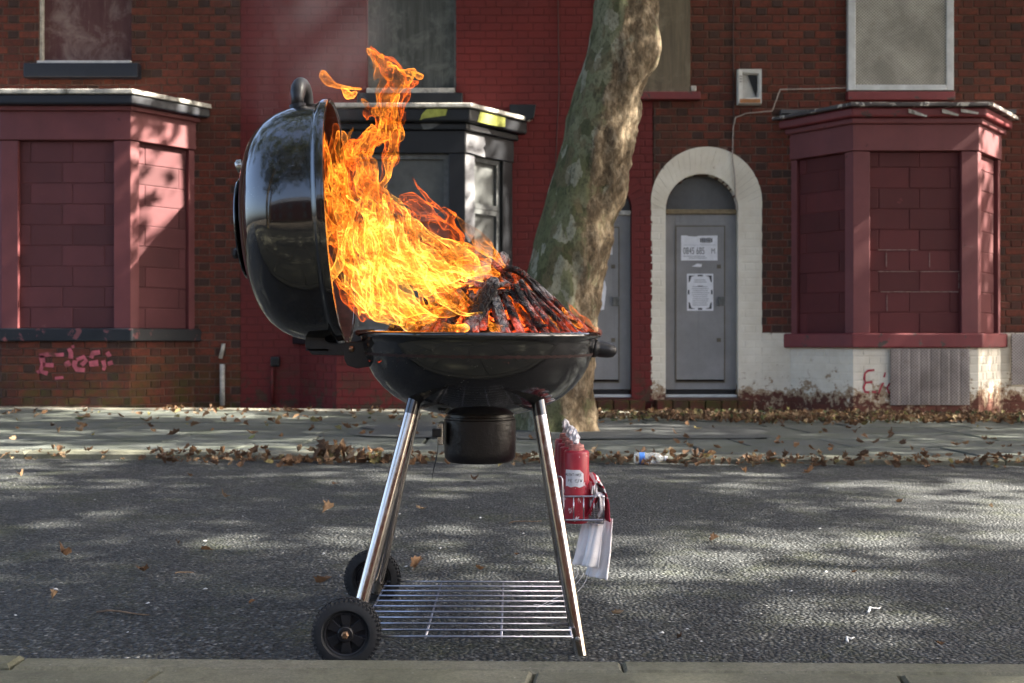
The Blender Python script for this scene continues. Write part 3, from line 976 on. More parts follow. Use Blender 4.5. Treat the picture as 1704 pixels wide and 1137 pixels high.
bayR.slab('sill', .06, Z['sb'], Z['st'], M['maroonsill'], br_, .015)
bay_blocks(bayR, br_, Z['st'], Z['fb'], M['block'], M['maroon'])
bayR.slab('frieze', .012, Z['fb'] + .006, Z['ft'], M['maroon'], br_)
bayR.slab('drip_mould', .05, Z['ft'], Z['ft'] + .06, M['maroon'], br_, .015)
bayR.slab('cornice', .10, Z['ft'] + .06, Z['ct'] - .05, M['maroonsill'], br_, .02)
bayR.slab('roof_edge', .16, Z['ct'] - .05, Z['ct'] - .012, m_woodpaint('rotten_roof_edge', (.06, .05, .05), (.5, .47, .42), .55), br_, .006)
# broken, hanging strips of the cornice lining
for (a, b, s_) in ((.52, .70, -.06), (.86, 1.02, -.05), (1.05, 1.22, -.03)):
    Mx, L = bayR.face(1)
    mb = MB(); mb.plate([(a, 2.975 + s_ * .3), (b, 2.975 + s_), (b + .01, 2.99 + s_), (a, 3.0)], -.125, -.118, M=Mx)
    mb.build('torn_strip', M['slab'], br_)
# bare pale joints and smears between the blocks
for (xa, ya, xb, yb2) in ((1464, 415, 1530, 416), (1464, 451, 1600, 452), (1468, 485, 1598, 486), (1477, 420, 1478, 444), (1549, 420, 1550, 444), (1598, 455, 1599, 480), (1478, 489, 1479, 518)):
    x0_, x1_ = sorted(((xa - 852) / 163.2, (xb - 852) / 163.2)); z1_, z0_ = H + (568.5 - ya) / 163.2, H + (568.5 - yb2) / 163.2
    MB().box(((x0_ + x1_) / 2, Y_WALL - .6 + .0425, (z0_ + z1_) / 2), (max(.005, x1_ - x0_), .006, max(.005, z1_ - z0_))).build('bare_joint', M['barejoint'], br_)
# lead flashing at the wall
MB().box(((bayR.base[0].x + bayR.base[3].x) / 2, Y_WALL - .05, 3.10), (2.5, .11, .04)).build('flashing', M['slate'], br_)
# white arch of painted bricks
surround = empty('door_surround', (ring_c[0], Y_WALL, ring_c[1]), hr)
nv = 25
for i in range(nv):
    a0 = math.pi * i / nv; a1 = math.pi * (i + 1) / nv
    g_ = .003
    def pt(r, a, cx, cz): return (cx + r * math.cos(a), cz + r * math.sin(a))
    inner0 = pt(dR['hw'], a0 + g_ / 2, dR['xc'], dR['zs']); inner1 = pt(dR['hw'], a1 - g_ / 2, dR['xc'], dR['zs'])
    outer0 = pt(ring_r, a0 + g_ / 2, *ring_c); outer1 = pt(ring_r, a1 - g_ / 2, *ring_c)
    pr = rnd.uniform(-.001, .001)
    MB().plate([inner0, outer0, outer1, inner1], Y_WALL - .009 + pr, Y_WALL + .06).build('voussoir', M['white'], surround)
def reveal(d, mat, parent, depth, y0=Y_WALL + .003, inset=.0):
    "lining of an arched opening"
    pts = [(d['x1'] - inset, d['z0'])] + [(d['xc'] + (d['hw'] - inset) * math.cos(math.pi * k / 24), d['zs'] + (d['hw'] - inset) * math.sin(math.pi * k / 24)) for k in range(25)] + [(d['x0'] + inset, d['z0'])]
    mb = MB(); n = len(pts)
    q = [(p[0] + (.03 if p[0] > d['xc'] else -.03) * (1 if p[1] <= d['zs'] else abs(p[0] - d['xc']) / d['hw']), p[1] + (.03 if p[1] > d['zs'] else 0)) for p in pts]
    v = [(p[0], y0, p[1]) for p in pts] + [(p[0], y0 + depth, p[1]) for p in pts] + [(p[0], y0 + depth, p[1]) for p in q] + [(p[0], y0, p[1]) for p in q]
    f = []
    for i in range(n - 1):
        f += [(i, i + 1, n + i + 1, n + i), (n + i, n + i + 1, 2 * n + i + 1, 2 * n + i), (3 * n + i, 3 * n + i + 1, i + 1, i)]
    mb.add(v, f)
    return mb.build('reveal', mat, parent)
reveal(dR, M['white'], surround, .16, y0=Y_WALL - .004, inset=.004)
surM = empty('door_surround', (dM['xc'], Y_WALL, dM['zs']), hm)
for i in range(21):
    a0 = math.pi * i / 21; a1 = math.pi * (i + 1) / 21; g_ = .01
    c_ = (dM['xc'], dM['zs'])
    pts = [(c_[0] + r * math.cos(a), c_[1] + r * math.sin(a)) for r, a in ((dM['hw'], a0 + g_), (dM['hw'] + .16, a0 + g_), (dM['hw'] + .16, a1 - g_), (dM['hw'], a1 - g_))]
    MB().plate(pts, Y_WALL - .008 + rnd.uniform(-.001, .001), Y_WALL + .06).build('voussoir', M['red'], surM)
reveal(dM, M['red'], surM, .16, y0=Y_WALL - .004, inset=.004)

def door(d, house, trimmat):
    D_ = empty('door', (d['xc'], Y_WALL + .1, d['z0']), house)
    x0, x1, z0, zs = d['x0'] + .008, d['x1'] - .008, d['z0'], d['zs']
    y = Y_WALL + .085
    mb = MB()
    for (a, b, c_, e) in ((x0, x0 + .115, z0 + .085, zs - .035), (x1 - .125, x1, z0 + .085, zs - .035), (x0 + .115, x1 - .125, zs - .16, zs - .035), (x0 + .115, x1 - .125, z0 + .085, z0 + .16)):
        mb.box(((a + b) / 2, y + .02, (c_ + e) / 2), (b - a, .04, e - c_))
    mb.build('door_frame', M['door'], D_, bevel=.003)
    MB().box(((x0 + x1) / 2 - .005, y + .016, (z0 + zs) / 2 + .03), (x1 - x0 - .235, .05, zs - z0 - .32)).build('door_leaf', M['door'], D_, bevel=.004)
    e = MB()
    xa, xb, za, zb = x0 + .112, x1 - .122, z0 + .157, zs - .157
    for (cx_, cz_, sx_, sz_) in ((xa + .006, (za + zb) / 2, .012, zb - za), (xb - .006, (za + zb) / 2, .012, zb - za), ((xa + xb) / 2, za + .006, xb - xa - .024, .012), ((xa + xb) / 2, zb - .006, xb - xa - .024, .012)):
        e.box((cx_, y - .006, cz_), (sx_, .012, sz_))
    e.build('rust_bead', M['doorrim'], D_)
    MB().box(((x0 + x1) / 2, y + .0, zs - .008), (x1 - x0, .06, .05)).build('transom', trimmat, D_, bevel=.006)
    pts = [(d['xc'] + (d['hw'] - .008) * math.cos(math.pi * k / 24), zs + .018 + (d['hw'] - .026) * math.sin(math.pi * k / 24)) for k in range(25)]
    MB().plate(pts[::-1], y + .03, y + .04).build('fanlight', m_perf('fanlight_screen_' + house.name, (.135, .14, .155), .02, .5, .2, .3), D_)
    MB().box(((x0 + x1) / 2, y + .02, z0 + .055), (x1 - x0 - .03, .03, .045)).build('kick_gap_shade', M['black'], D_)  # black bar that paints in the shade of the gap under the leaf
    MB().box(((x0 + x1) / 2, y - .005, z0 + .016), (x1 - x0, .09, .032)).build('threshold', M['screenedge'], D_, bevel=.006)
    for zz in (WZ(443), WZ(566)):
        m_ = MB(); m_.box((x1 - .19, y - .013, zz), (.042, .012, .042)); m_.build('lock_plate', M['doorrim'], D_)
    m_ = MB(); m_.box((x1 - .185, y - .025, WZ(501)), (.03, .035, .095)); m_.box((x1 - .145, y - .012, WZ(501)), (.05, .01, .10))
    m_.build('handle', M['winframe'], D_, bevel=.004)
    return D_
doorR = door(dR, hr, simple('brown_transom', (.18, .14, .085), .7, scale=20))
doorM = door(dM, hm, M['slab'])
for d, hh in ((dR, hr), (dM, hm)):      # brick door step
    stp = empty('door_step', (d['xc'], Y_WALL, ZB), hh)
    n = 6
    for i in range(n):
        xa = d['x0'] - .12 + (d['x1'] - d['x0'] + .24) * i / n
        MB().box((xa + .085, Y_WALL - .06, (d['z0'] - .06) / 2 - .02), ((d['x1'] - d['x0'] + .24) / n - .01, .3, d['z0'] + .06), ch=.006, tone=rnd.uniform(.15, .45)).build('step_brick', M['brick'], stp, tone=True)

# security screens and boards on the right house
sx0, sx1, sz = WX(1408), WX(1583), WZ(153)
us = empty('window_screen', ((sx0 + sx1) / 2, Y_WALL - .06, sz), hr)
MB().box(((sx0 + sx1) / 2, Y_WALL - .045, 4.9), (sx1 - sx0 - .16, .03, 2 * (4.9 - sz) - .12)).build('perforated_sheet', M['mesh'], us)
for (cx_, cz_, sx_, sz_) in ((sx0 + .04, 4.9, .08, 2 * (4.9 - sz)), (sx1 - .04, 4.9, .08, 2 * (4.9 - sz)), ((sx0 + sx1) / 2, sz + .03, sx1 - sx0 - .16, .06)):
    MB().box((cx_, Y_WALL - .04, cz_), (sx_, .07, sz_)).build('screen_frame', M['screenedge'], us, bevel=.006)
MB().box(((sx0 + sx1) / 2, Y_WALL - .02, WZ(162)), (sx1 - sx0 + .02, .14, .09)).build('sill', M['maroonsill'], hr, bevel=.01)
bx0, bx1, bz = WX(1000), WX(1148), WZ(155)
bb = empty('boarded_window', ((bx0 + bx1) / 2, Y_WALL, bz), hr)
MB().box(((bx0 + bx1) / 2, Y_WALL - .022, 4.7), (bx1 - bx0, .02, 2 * (4.7 - bz))).build('board', M['brownboard'], bb, bevel=.003)
MB().box(((bx0 + bx1) / 2 + .02, Y_WALL - .03, bz - .045), (bx1 - bx0 + .16, .13, .082)).build('sill', M['maroonsill'], bb, bevel=.008)
MB().box((bx1 + .035, Y_WALL - .02, bz + .04), (.06, .05, .06)).build('sill_stub', M['slab'], bb, bevel=.01)
body(hr, XB2, 8.0)

# ---------------- terrace across the street, behind the camera (seen only in reflections)
ho = empty('terraced_house', (0, -14, -.1))
tag(ho, 'brick terrace across the street behind the viewer', 'house')
MB().box((0, -17, 2.6), (44, 6, 5.6)).build('wall', M['brick'], ho, tone=True)
mb = MB(); mb.plate([(-13.8, 5.4), (-17, 7.6), (-20.2, 5.4)], -22, 22); mb.v = [(y, x, z) for (x, y, z) in mb.v]
mb.build('roof', M['slate'], ho)
for i in range(-5, 6):
    for zc, hh_ in ((1.5, 1.7), (4.1, 1.5)):
        w_ = MB(); w_.box((i * 4.1, -13.98, zc), (1.2, .08, hh_)); fr = w_.build('window', M['winframe'], ho)
        MB().box((i * 4.1, -13.93, zc), (1.05, .03, hh_ - .16)).build('pane', M['window'], fr)

# ---------------- next houses along the terrace, just outside the view
for sx_, lab in ((-1, 'plain brick house next along the terrace beyond the left edge'), (1, 'plain brick house next along the terrace beyond the right edge')):
    hn = empty('terraced_house', (sx_ * 14.0, Y_WALL, -.1)); tag(hn, lab, 'house')
    MB().box((sx_ * 14.0, 16.2, 2.9), (11.98, 8.4, 6.4)).build('wall', M['brick'], hn, tone=True)
    mb = MB(); mb.plate([(Y_WALL - .25, 6.2), (16.2, 8.6), (20.6, 6.2)], sx_ * 14 - 6, sx_ * 14 + 6); mb.v = [(y, x, z) for (x, y, z) in mb.v]; mb.build('roof', M['slate'], hn)
    for k in (-1, 1):
        for zc in (1.7, 4.4):
            fr = MB().box((sx_ * 14 + k * 2.6, Y_WALL - .02, zc), (1.3, .1, 1.6)).build('window', M['winframe'], hn)
            MB().box((sx_ * 14 + k * 2.6, Y_WALL - .075, zc), (1.15, .02, 1.45)).build('pane', M['window'], fr)
# ------------------------------------------------------------------ trees
def trunk_mesh(spine, nseg=56, nring=120, seed=0.0, lumps=(), name='trunk', parent=None, rough=True):
    "spine: list of (x, y, z, radius)"
    S = np.array(spine); t = np.linspace(0, len(S) - 1, nring)
    def cr(tt):
        i = np.clip(np.floor(tt).astype(int), 0, len(S) - 2); f = (tt - i)[:, None]
        p0 = S[np.clip(i - 1, 0, len(S) - 1)]; p1 = S[i]; p2 = S[i + 1]; p3 = S[np.clip(i + 2, 0, len(S) - 1)]
        return .5 * ((2 * p1) + (-p0 + p2) * f + (2 * p0 - 5 * p1 + 4 * p2 - p3) * f ** 2 + (-p0 + 3 * p1 - 3 * p2 + p3) * f ** 3)
    C = cr(t)
    a = np.linspace(0, 2 * np.pi, nseg, endpoint=False)
    ca, sa = np.cos(a), np.sin(a)
    base = np.stack([C[:, None, 0] + C[:, None, 3] * ca, C[:, None, 1] + C[:, None, 3] * sa, np.repeat(C[:, None, 2], nseg, 1)], -1)
    dirv = np.stack([ca, sa, 0 * a], -1)[None]
    q = base.copy(); q[..., 2] *= .6
    n1 = fbm(q * 2.2 + seed, 3); n2 = fbm(q * np.array([9, 9, 5]) + seed + 9, 3, .6)
    right = np.clip(.5 + .75 * ca[None] * np.ones_like(n1) - .25 * sa[None] + .35 * fbm(q * 1.7 + seed + 31, 2), 0, 1)
    n3 = fbm(q * np.array([22, 22, 9]) + seed + 50, 3, .6)
    right = np.clip((right - .45) * 1.6, 0, 1)
    d = .040 * n1 + .009 * n2 + right * (.024 * n2 + .020 * np.abs(n3))
    for (lx, lz, amp, sg, ang) in lumps:
        w = np.exp(-((base[..., 2] - lz) / sg) ** 2) * np.clip(np.cos(a[None] - ang), 0, 1) ** 3
        d = d + amp * w
    # root flare with buttresses
    zb = base[..., 2] - C[0, 2]
    d = d + np.exp(-np.clip(zb, 0, 9) / .16) * (.055 + .045 * np.cos(4 * a[None] + 1.0) + .03 * np.cos(7 * a[None] + 2.0))
    Vv = base + dirv * d[..., None]
    mb = MB()
    mb.v = [tuple(p) for p in Vv.reshape(-1, 3)]
    for i in range(nring - 1):
        for k in range(nseg):
            k2 = (k + 1) % nseg
            mb.f.append((i * nseg + k, i * nseg + k2, (i + 1) * nseg + k2, (i + 1) * nseg + k))
    mb.t = [.5] * len(mb.f)
    o = mb.build(name, M['bark'], parent, smooth=True)
    at = o.data.attributes.new('flake', 'FLOAT', 'POINT')
    at.data.foreach_set('value', right.reshape(-1).astype(np.float32))
    return o

def crown(name, parent, centres, n, size, seed, mat, zmin):
    "leaf-sized folded faces clustered through the crown's volume"
    g = np.random.default_rng(seed)
    cl = []
    for (cx, cy, cz, rx, ry, rz, k) in centres:
        u = g.normal(size=(k, 3)); u /= np.linalg.norm(u, axis=1)[:, None]
        r = g.random(k) ** (1 / 2.2)
        cl.append(np.array([cx, cy, cz]) + u * r[:, None] * np.array([rx, ry, rz]))
    cl = np.concatenate(cl)
    ci = g.integers(0, len(cl), n)
    pos = cl[ci] + g.normal(size=(n, 3)) * np.array([.35, .35, .24])
    pos = pos[(pos[:, 2] > zmin) & (pos[:, 1] < 11.65)]; n = len(pos)
    e = g.normal(size=(n, 3)); e[:, 2] *= .5; e /= np.linalg.norm(e, axis=1)[:, None]
    up = g.normal(size=(n, 3)) * .6 + np.array([0, 0, 1.0])
    s = np.cross(up, e); s /= np.linalg.norm(s, axis=1)[:, None] + 1e-9
    nn = np.cross(e, s)
    L = (size * g.uniform(.7, 1.25, n))[:, None]
    # five-point lobed leaf folded along the midrib: 6 verts, 4 tris
    v = np.stack([pos - e * L * .5, pos + s * L * .48 + nn * L * .10, pos + e * L * .08 + s * L * .2 + nn * L * .05, pos + e * L * .55,
                  pos + e * L * .08 - s * L * .2 + nn * L * .05, pos - s * L * .48 + nn * L * .10], 1).reshape(-1, 3)
    me = bpy.data.meshes.new(name)
    b = np.arange(n)[:, None] * 6
    tri = np.concatenate([b + np.array([0, 1, 2]), b + np.array([0, 2, 3]), b + np.array([0, 3, 4]), b + np.array([0, 4, 5])], 1).reshape(-1, 3)
    me.from_pydata(v.tolist(), [], tri.tolist())
    at = me.attributes.new('tone', 'FLOAT', 'FACE')
    at.data.foreach_set('value', np.repeat(np.clip(g.normal(.5, .25, n), 0, 1), 4).astype(np.float32))
    me.materials.append(mat)
    o = bpy.data.objects.new(name, me); COL.objects.link(o); o.parent = parent
    o.location = -wloc(parent)
    o['kind'] = 'stuff'
    return o

DT = 8.1
tp = []
for (px, py, w) in ((922, 722, 124), (923, 690, 120), (921, 620, 128), (927, 520, 132), (942, 430, 127), (965, 340, 114), (985, 260, 114), (1005, 180, 112), (1026, 100, 110), (1042, 10, 104), (1056, -90, 104), (1070, -200, 100), (1086, -320, 96)):
    p = P(px, py, DT); tp.append((p.x, p.y, p.z - (.05 if py > 715 else 0), w / F * DT / 2))
tree = empty('plane_tree', (tp[0][0], DT, 0))
tag(tree, 'leaning mottled plane tree trunk growing from the far pavement', 'tree')
trunk_mesh(tp, 72, 220, 2.0, ((0, P(0, 95, DT).z, .075, .22, -.2), (0, P(0, 210, DT).z, .05, .25, .3), (0, P(0, 330, DT).z, .055, .2, -.1), (0, P(0, 420, DT).z, .03, .16, -.4), (0, P(0, 150, DT).z, -.05, .10, -.1)), 'trunk', tree)
top = Vector(tp[-1][:3])
for (dx, dy, dz, r) in ((2.4, -1.6, 2.6, .17), (-2.2, -.8, 2.9, .16), (.6, 1.6, 3.4, .18), (1.4, -2.6, 3.0, .13), (-1.0, -2.4, 3.0, .13)):
    pth = [top + Vector((dx * t + .15 * math.sin(5 * t), dy * t, dz * (t ** 1.15) - .25)) for t in (0, .2, .4, .6, .8, 1.0)]
    MB().tube(pth, [r, r * .9, r * .75, r * .6, r * .45, r * .3], 10).build('limb', M['bark'], tree, smooth=True)
crown('crown', tree, [(1.2, 8.4, 8.0, 4.8, 5.4, 3.0, 120), (-2.2, 8.0, 8.2, 3.0, 4.0, 2.6, 50)], 16500, .17, 5, M['crown'], 4.9)

def street_tree(x, y, label, seed, n=15000):
    t = empty('plane_tree', (x, y, 0)); tag(t, label, 'tree', 'street trees outside the view')
    zb = pave_z(x, y) if y > 6 else slope(x) + .06
    trunk_mesh([(x, y, zb - .05, .26), (x + .05, y, zb + .5, .25), (x + .1, y + .1, 2.2, .23), (x + .25, y, 4.2, .2), (x + .2, y, 6.2, .15)], 20, 24, seed, (), 'trunk', t)
    crown('crown', t, [(x + .2, y + (.9 if y < 3 else .3), 8.0, 4.8, 5.3, 3.1, 125)], n, .17, int(seed * 10) + 1, M['crown'], 4.9 if y > 3 else 3.6)
    return t
street_tree(8.6, 8.2, 'plane tree on the far pavement beyond the right edge of view', 3.1)
street_tree(16.2, 8.0, 'second plane tree along the far pavement to the right', 4.3)
street_tree(5.2, .6, 'plane tree on the near pavement to the right of the viewer', 5.5)
street_tree(13.0, .7, 'second plane tree on the near pavement to the right', 6.7)
street_tree(-7.2, 8.2, 'plane tree on the far pavement beyond the left edge of view', 7.9, 9000)
street_tree(-5.8, -1.2, 'plane tree on the near pavement to the left of the viewer', 8.3, 8000)

street_tree(-9.5, -5.0, 'unseen plane tree added well behind the viewer to the left', 10.3, 9000)  # added out of view to darken the sky mirrored in the lid
street_tree(6.5, -6.5, 'unseen plane tree added well behind the viewer to the right', 11.7, 9000)  # also added out of view, for a darker reflection on the lid
street_tree(-1.6, -5.2, 'plane tree on the near pavement behind the viewer', 9.1, 12000)

# ------------------------------------------------------------------ fallen leaves, twigs, litter
def leaf_mesh(seed):
    r = random.Random(seed)
    # half outline of a lobed plane leaf, along +x
    k_ = r.uniform(.0, 1.0)
    out = [(0, 0), (.05, .17), (.04 - .05 * k_, .27 + .03 * k_), (.20, .27), (.32, .34 + .10 * k_), (.45, .30 - .05 * k_), (.62, .24 + .06 * k_), (.74, .14 - .02 * k_), (1, 0)]
    curl = r.uniform(.3, 1.5); fold = r.uniform(-.3, 1.2); tw = r.uniform(-1.2, 1.2)
    def bend(x, y):
        z = curl * (abs(y) ** 1.3) * 1.2 + fold * (x - .5) ** 2 * .8 + tw * (x - .5) * y
        return ((x - .5) * (1 - .12 * abs(fold)), y * (1 - .38 * curl), z + r.uniform(-.04, .04))
    v = [bend(x, y) for x, y in out] + [bend(x, -y) for x, y in out[1:-1]]
    n = len(out)
    mid = [bend(.25, 0), bend(.5, 0)]
    v += mid; m0, m1 = len(v) - 2, len(v) - 1
    up = list(range(n)); dn = [0] + list(range(n, n + len(out) - 2)) + [n - 1]
    f = []
    for side, L in ((1, up), (-1, dn)):
        ring = [(L[0], L[1], m0), (L[1], L[2], m0), (L[2], L[3], m0), (L[3], m1, m0), (L[3], L[4], m1), (L[4], L[5], m1), (L[5], L[6], m1), (L[6], L[7], m1), (L[7], L[8], m1)]
        f += [t if side > 0 else t[::-1] for t in ring]
    # stalk
    s0 = len(v); v += [(-.5, .012, v[0][2]), (-.5, -.012, v[0][2]), (-.85, 0, v[0][2] + r.uniform(0, .15))]
    f.append((s0, s0 + 1, s0 + 2))
    return v, f
LEAF = []
for k in range(36):
    v, f = leaf_mesh(100 + k)
    LEAF.append((v, f))
_lm = {}
def leaf_data(k, tone):
    key = (k, round(tone, 1))
    if key not in _lm:
        v, f = LEAF[k]
        me = bpy.data.meshes.new('fallen_leaf'); me.from_pydata(v, [], f)
        a = me.attributes.new('tone', 'FLOAT', 'FACE'); a.data.foreach_set('value', [round(tone, 1)] * len(f))
        me.materials.append(M['deadleaf']); _lm[key] = me
    return _lm[key]
leaves = []   # (x, y, z, size, rot, tilt, tone, zone)
def addleaf(x, y, z, zone, s=None, tone=None, tilt=.35):
    s = s or rnd.uniform(.06, .125)
    leaves.append((x, y, z, s, rnd.uniform(0, 6.28), (rnd.gauss(0, tilt), rnd.gauss(0, tilt)), tone if tone is not None else min(.9, max(.05, rnd.gauss(.5, .2))), zone))
# gutter under the far kerb
for i in range(2600):
    x = rnd.uniform(-4.2, 4.2)
    dens = (.07 if x < -2 else .26) + .35 * max(0, math.sin(x * 1.3 + 1.1)) + (.5 if -1.9 < x < -.7 else 0) + (.3 if x > .8 else 0)
    if rnd.random() > dens / 1.6: continue
    y = 5.97 - abs(rnd.gauss(0, .09 if not -1.8 < x < -.8 else .15))
    pile = max(0, .05 - abs(y - 5.95) * .25)
    z = road_z(x, y) + rnd.uniform(.008, .02 + pile)
    addleaf(x, y, z, 'g', rnd.uniform(.022, .068), tilt=.45)
for i in range(46):   # heap in the gutter left of the kettle
    x = rnd.gauss(-.92, .16); y = 5.93 - abs(rnd.gauss(0, .09)); z = road_z(x, y) + rnd.uniform(.01, .10) * math.exp(-((x + .92) / .18) ** 2)
    addleaf(x, y, z, 'g', rnd.uniform(.06, .12), tilt=.9)
# drift on the far pavement, right side
for i in range(4200):
    x = rnd.uniform(.75, 6.2); y = rnd.triangular(8.75, 11.0, 10.1)
    if x < 1.3 and rnd.random() < .5: continue
    if y < 9.2 + .25 * math.sin(x * 2.1): continue
    z = pave_z(x, y) + rnd.uniform(.01, .05)
    addleaf(x, y, z, 'd', rnd.uniform(.03, .088), min(1, max(.0, rnd.gauss(.55, .30))), tilt=.5)
# scattered, left pavement
for i in range(210):
    x = rnd.uniform(-6, 1); y = rnd.triangular(6.3, 11.0, 10.4)
    addleaf(x, y, pave_z(x, y) + .012, 'p', rnd.uniform(.035, .10), min(1, max(.05, rnd.gauss(.6, .25))), tilt=.35)
for i in range(60):
    x = rnd.uniform(-3.4, -1.2); y = rnd.gauss(10.6, .15)
    addleaf(x, y, pave_z(x, y) + rnd.uniform(.012, .04), 'p', rnd.uniform(.04, .10), tilt=.5)
for i in range(70):
    x = rnd.uniform(1.0, 5); y = rnd.uniform(6.3, 9.0)
    addleaf(x, y, pave_z(x, y) + .012, 'p', rnd.uniform(.03, .08), tilt=.3)
# single leaves on the road, where the photograph shows them
def ground_at(px, py, zf):
    D = 4.0
    for _ in range(30):
        x = (px - 852) / F * D; D = F * (H - zf(x, D)) / (py - 568.5)
    return (px - 852) / F * D, D
for (px, py, w) in ((35, 797, 26), (375, 833, 30), (317, 797, 16), (110, 932, 42), (297, 912, 20), (345, 922, 22), (545, 853, 30), (787, 802, 28), (703, 853, 22), (695, 945, 46), (940, 840, 24), (1190, 902, 22), (1345, 791, 26), (1240, 790, 26), (90, 1000, 22), (540, 975, 34), (240, 957, 36), (800, 955, 20), (1500, 840, 16), (1650, 850, 14), (1030, 1030, 24), (560, 810, 16), (860, 930, 14), (1420, 960, 14), (1130, 1070, 18), (1560, 1080, 20), (420, 1010, 16)):
    x, y = ground_at(px, py, road_z)
    addleaf(x, y, road_z(x, y) + .012, 'r', w / F * y, rnd.choice((.35, .5, .62, .7, .8)), tilt=.22)
LAB = {'g': ('dry brown leaf among the leaves in the far gutter', 'leaves in the gutter'),
       'd': ('dry leaf in the brown drift before the right house', 'leaves drifted before the right house'),
       'p': ('single dry leaf lying on the far flagstones', 'leaves on the flagstones'),
       'r': ('single brown leaf lying on the grey road', 'leaves on the road')}
def leaf_score(l):
    px = 852 + l[0] / l[1] * F
    py = 568.5 - (l[2] - H) / l[1] * F
    hid = (590 < px < 1000 and 520 < py < 690) or (735 < px < 855 and 690 < py < 770)
    return (0 if l[7] == 'r' else 1, (0 if 10 < px < 1694 and not hid else 1), -l[3] / l[1])
leaves.sort(key=leaf_score)
ORD = 'first second third fourth fifth sixth seventh eighth ninth tenth eleventh twelfth thirteenth fourteenth fifteenth sixteenth seventeenth eighteenth nineteenth twentieth twenty-first twenty-second twenty-third twenty-fourth twenty-fifth twenty-sixth twenty-seventh twenty-eighth twenty-ninth thirtieth'.split()
road_order = {id(l): k for k, l in enumerate(sorted([l for l in leaves if l[7] == 'r'], key=lambda l: l[0] / l[1]))}
pile = MB()
for i, (x, y, z, s, rz, (tx, ty), tone, zone) in enumerate(leaves):
    k = rnd.randrange(len(LEAF))
    if i < 300:
        o = place('fallen_leaf', leaf_data(k, tone), (x, y, z), None, (tx, ty, rz), (s, s, s))
        lab = LAB[zone][0]
        if zone == 'r': lab = ORD[road_order[id(leaves[i])]] + ' brown leaf from the left on the grey road'
        tag(o, lab, 'leaf', LAB[zone][1])
    else:
        v, f = LEAF[k]
        Mt = Matrix.Translation((x, y, z)) @ Euler((tx, ty, rz)).to_matrix().to_4x4() @ Matrix.Diagonal((s, s, s, 1))
        pile.add(v, f, Mt, tone)
o = pile.build('leaf_litter', M['deadleaf'], tone=True)
tag(o, 'mass of fallen plane leaves along gutter and house fronts', kind='stuff')
# twigs
for n, (px, py, px2, py2, r, lab) in enumerate(((1440, 1022, 1466, 1012, .003, 'pale forked twig on the road at lower right'), (1408, 1072, 1418, 1062, .003, 'short pale twig near the lower right kerb'), (160, 1022, 250, 1024, .0025, 'thin dark twig in the sunlit patch at lower left'), (290, 957, 320, 954, .002, 'short reddish twig on the road at left'), (845, 872, 900, 868, .002, 'thin twig on the road behind the kettle stand'))):
    a = Vector((*ground_at(px, py, road_z), 0)); b = Vector((*ground_at(px2, py2, road_z), 0))
    pth = []
    for k in range(6):
        q = a.lerp(b, k / 5); q.x += rnd.uniform(-.004, .004); q.y += rnd.uniform(-.01, .01); q.z = road_z(q.x, q.y) + r + .002 + .003 * math.sin(k)
        pth.append(q)
    o = MB().tube(pth, [r, r, r * .9, r * .8, r * .6, r * .4], 6).build('twig', M['twig'] if n in (2, 3, 4) else M['litter'], smooth=True)
    tag(o, lab, 'twig')
# white scraps on the road
for n in range(28):
    px = rnd.uniform(20, 1690); py = rnd.uniform(790, 1075)
    x, y = ground_at(px, py, road_z); s = rnd.uniform(.003, .007)
    mb = MB()
    v = [(x + s * math.cos(a) * rnd.uniform(.6, 1.3), y + s * math.sin(a) * rnd.uniform(.6, 1.3), road_z(x, y) + .006 + rnd.uniform(0, s * .5)) for a in np.linspace(0, 5.4, 6)]
    mb.add(v + [(x, y, road_z(x, y) + .006 + s * .7)], [(i, (i + 1) % 6, 6) for i in range(6)])
    o = mb.build('litter_scrap', M['litter'])
    tag(o, 'tiny white scrap of litter on the grey road', 'litter', 'white scraps on the road')
# ------------------------------------------------------------------ things on the house fronts
def text_mesh(txt, height, sx=1.0):
    c = bpy.data.curves.new('lettering', 'FONT'); c.body = txt; c.size = height; c.resolution_u = 3
    o = bpy.data.objects.new('lettering', c); COL.objects.link(o)
    dg = bpy.context.evaluated_depsgraph_get(); dg.update()
    me = bpy.data.meshes.new_from_object(o.evaluated_get(dg))
    v = np.array([q.co[:] for q in me.vertices]); f = [tuple(p.vertices) for p in me.polygons]
    bpy.data.objects.remove(o); bpy.data.curves.remove(c); bpy.data.meshes.remove(me)
    v[:, 0] *= sx
    return v, f
M['paper'] = simple('paper', (.66, .67, .72), .8, var=.08, scale=20, bump=.1)
M['ink'] = simple('print_ink', (.06, .06, .07), .8, var=.2, scale=60)
M['faintink'] = simple('faded_ink', (.34, .35, .39), .8, var=.2, scale=60)
def print_text(mb, txt, x0, z0, w, h, y):
    v, f = text_mesh(txt, 1.0)
    mn, mx = v.min(0), v.max(0)
    vv = [(x0 + (p[0] - mn[0]) / (mx[0] - mn[0]) * w, y, z0 + (p[1] - mn[1]) / (mx[1] - mn[1]) * h) for p in v]
    mb.add(vv, f)
YD = Y_WALL + .085 - .010      # front of the right door leaf
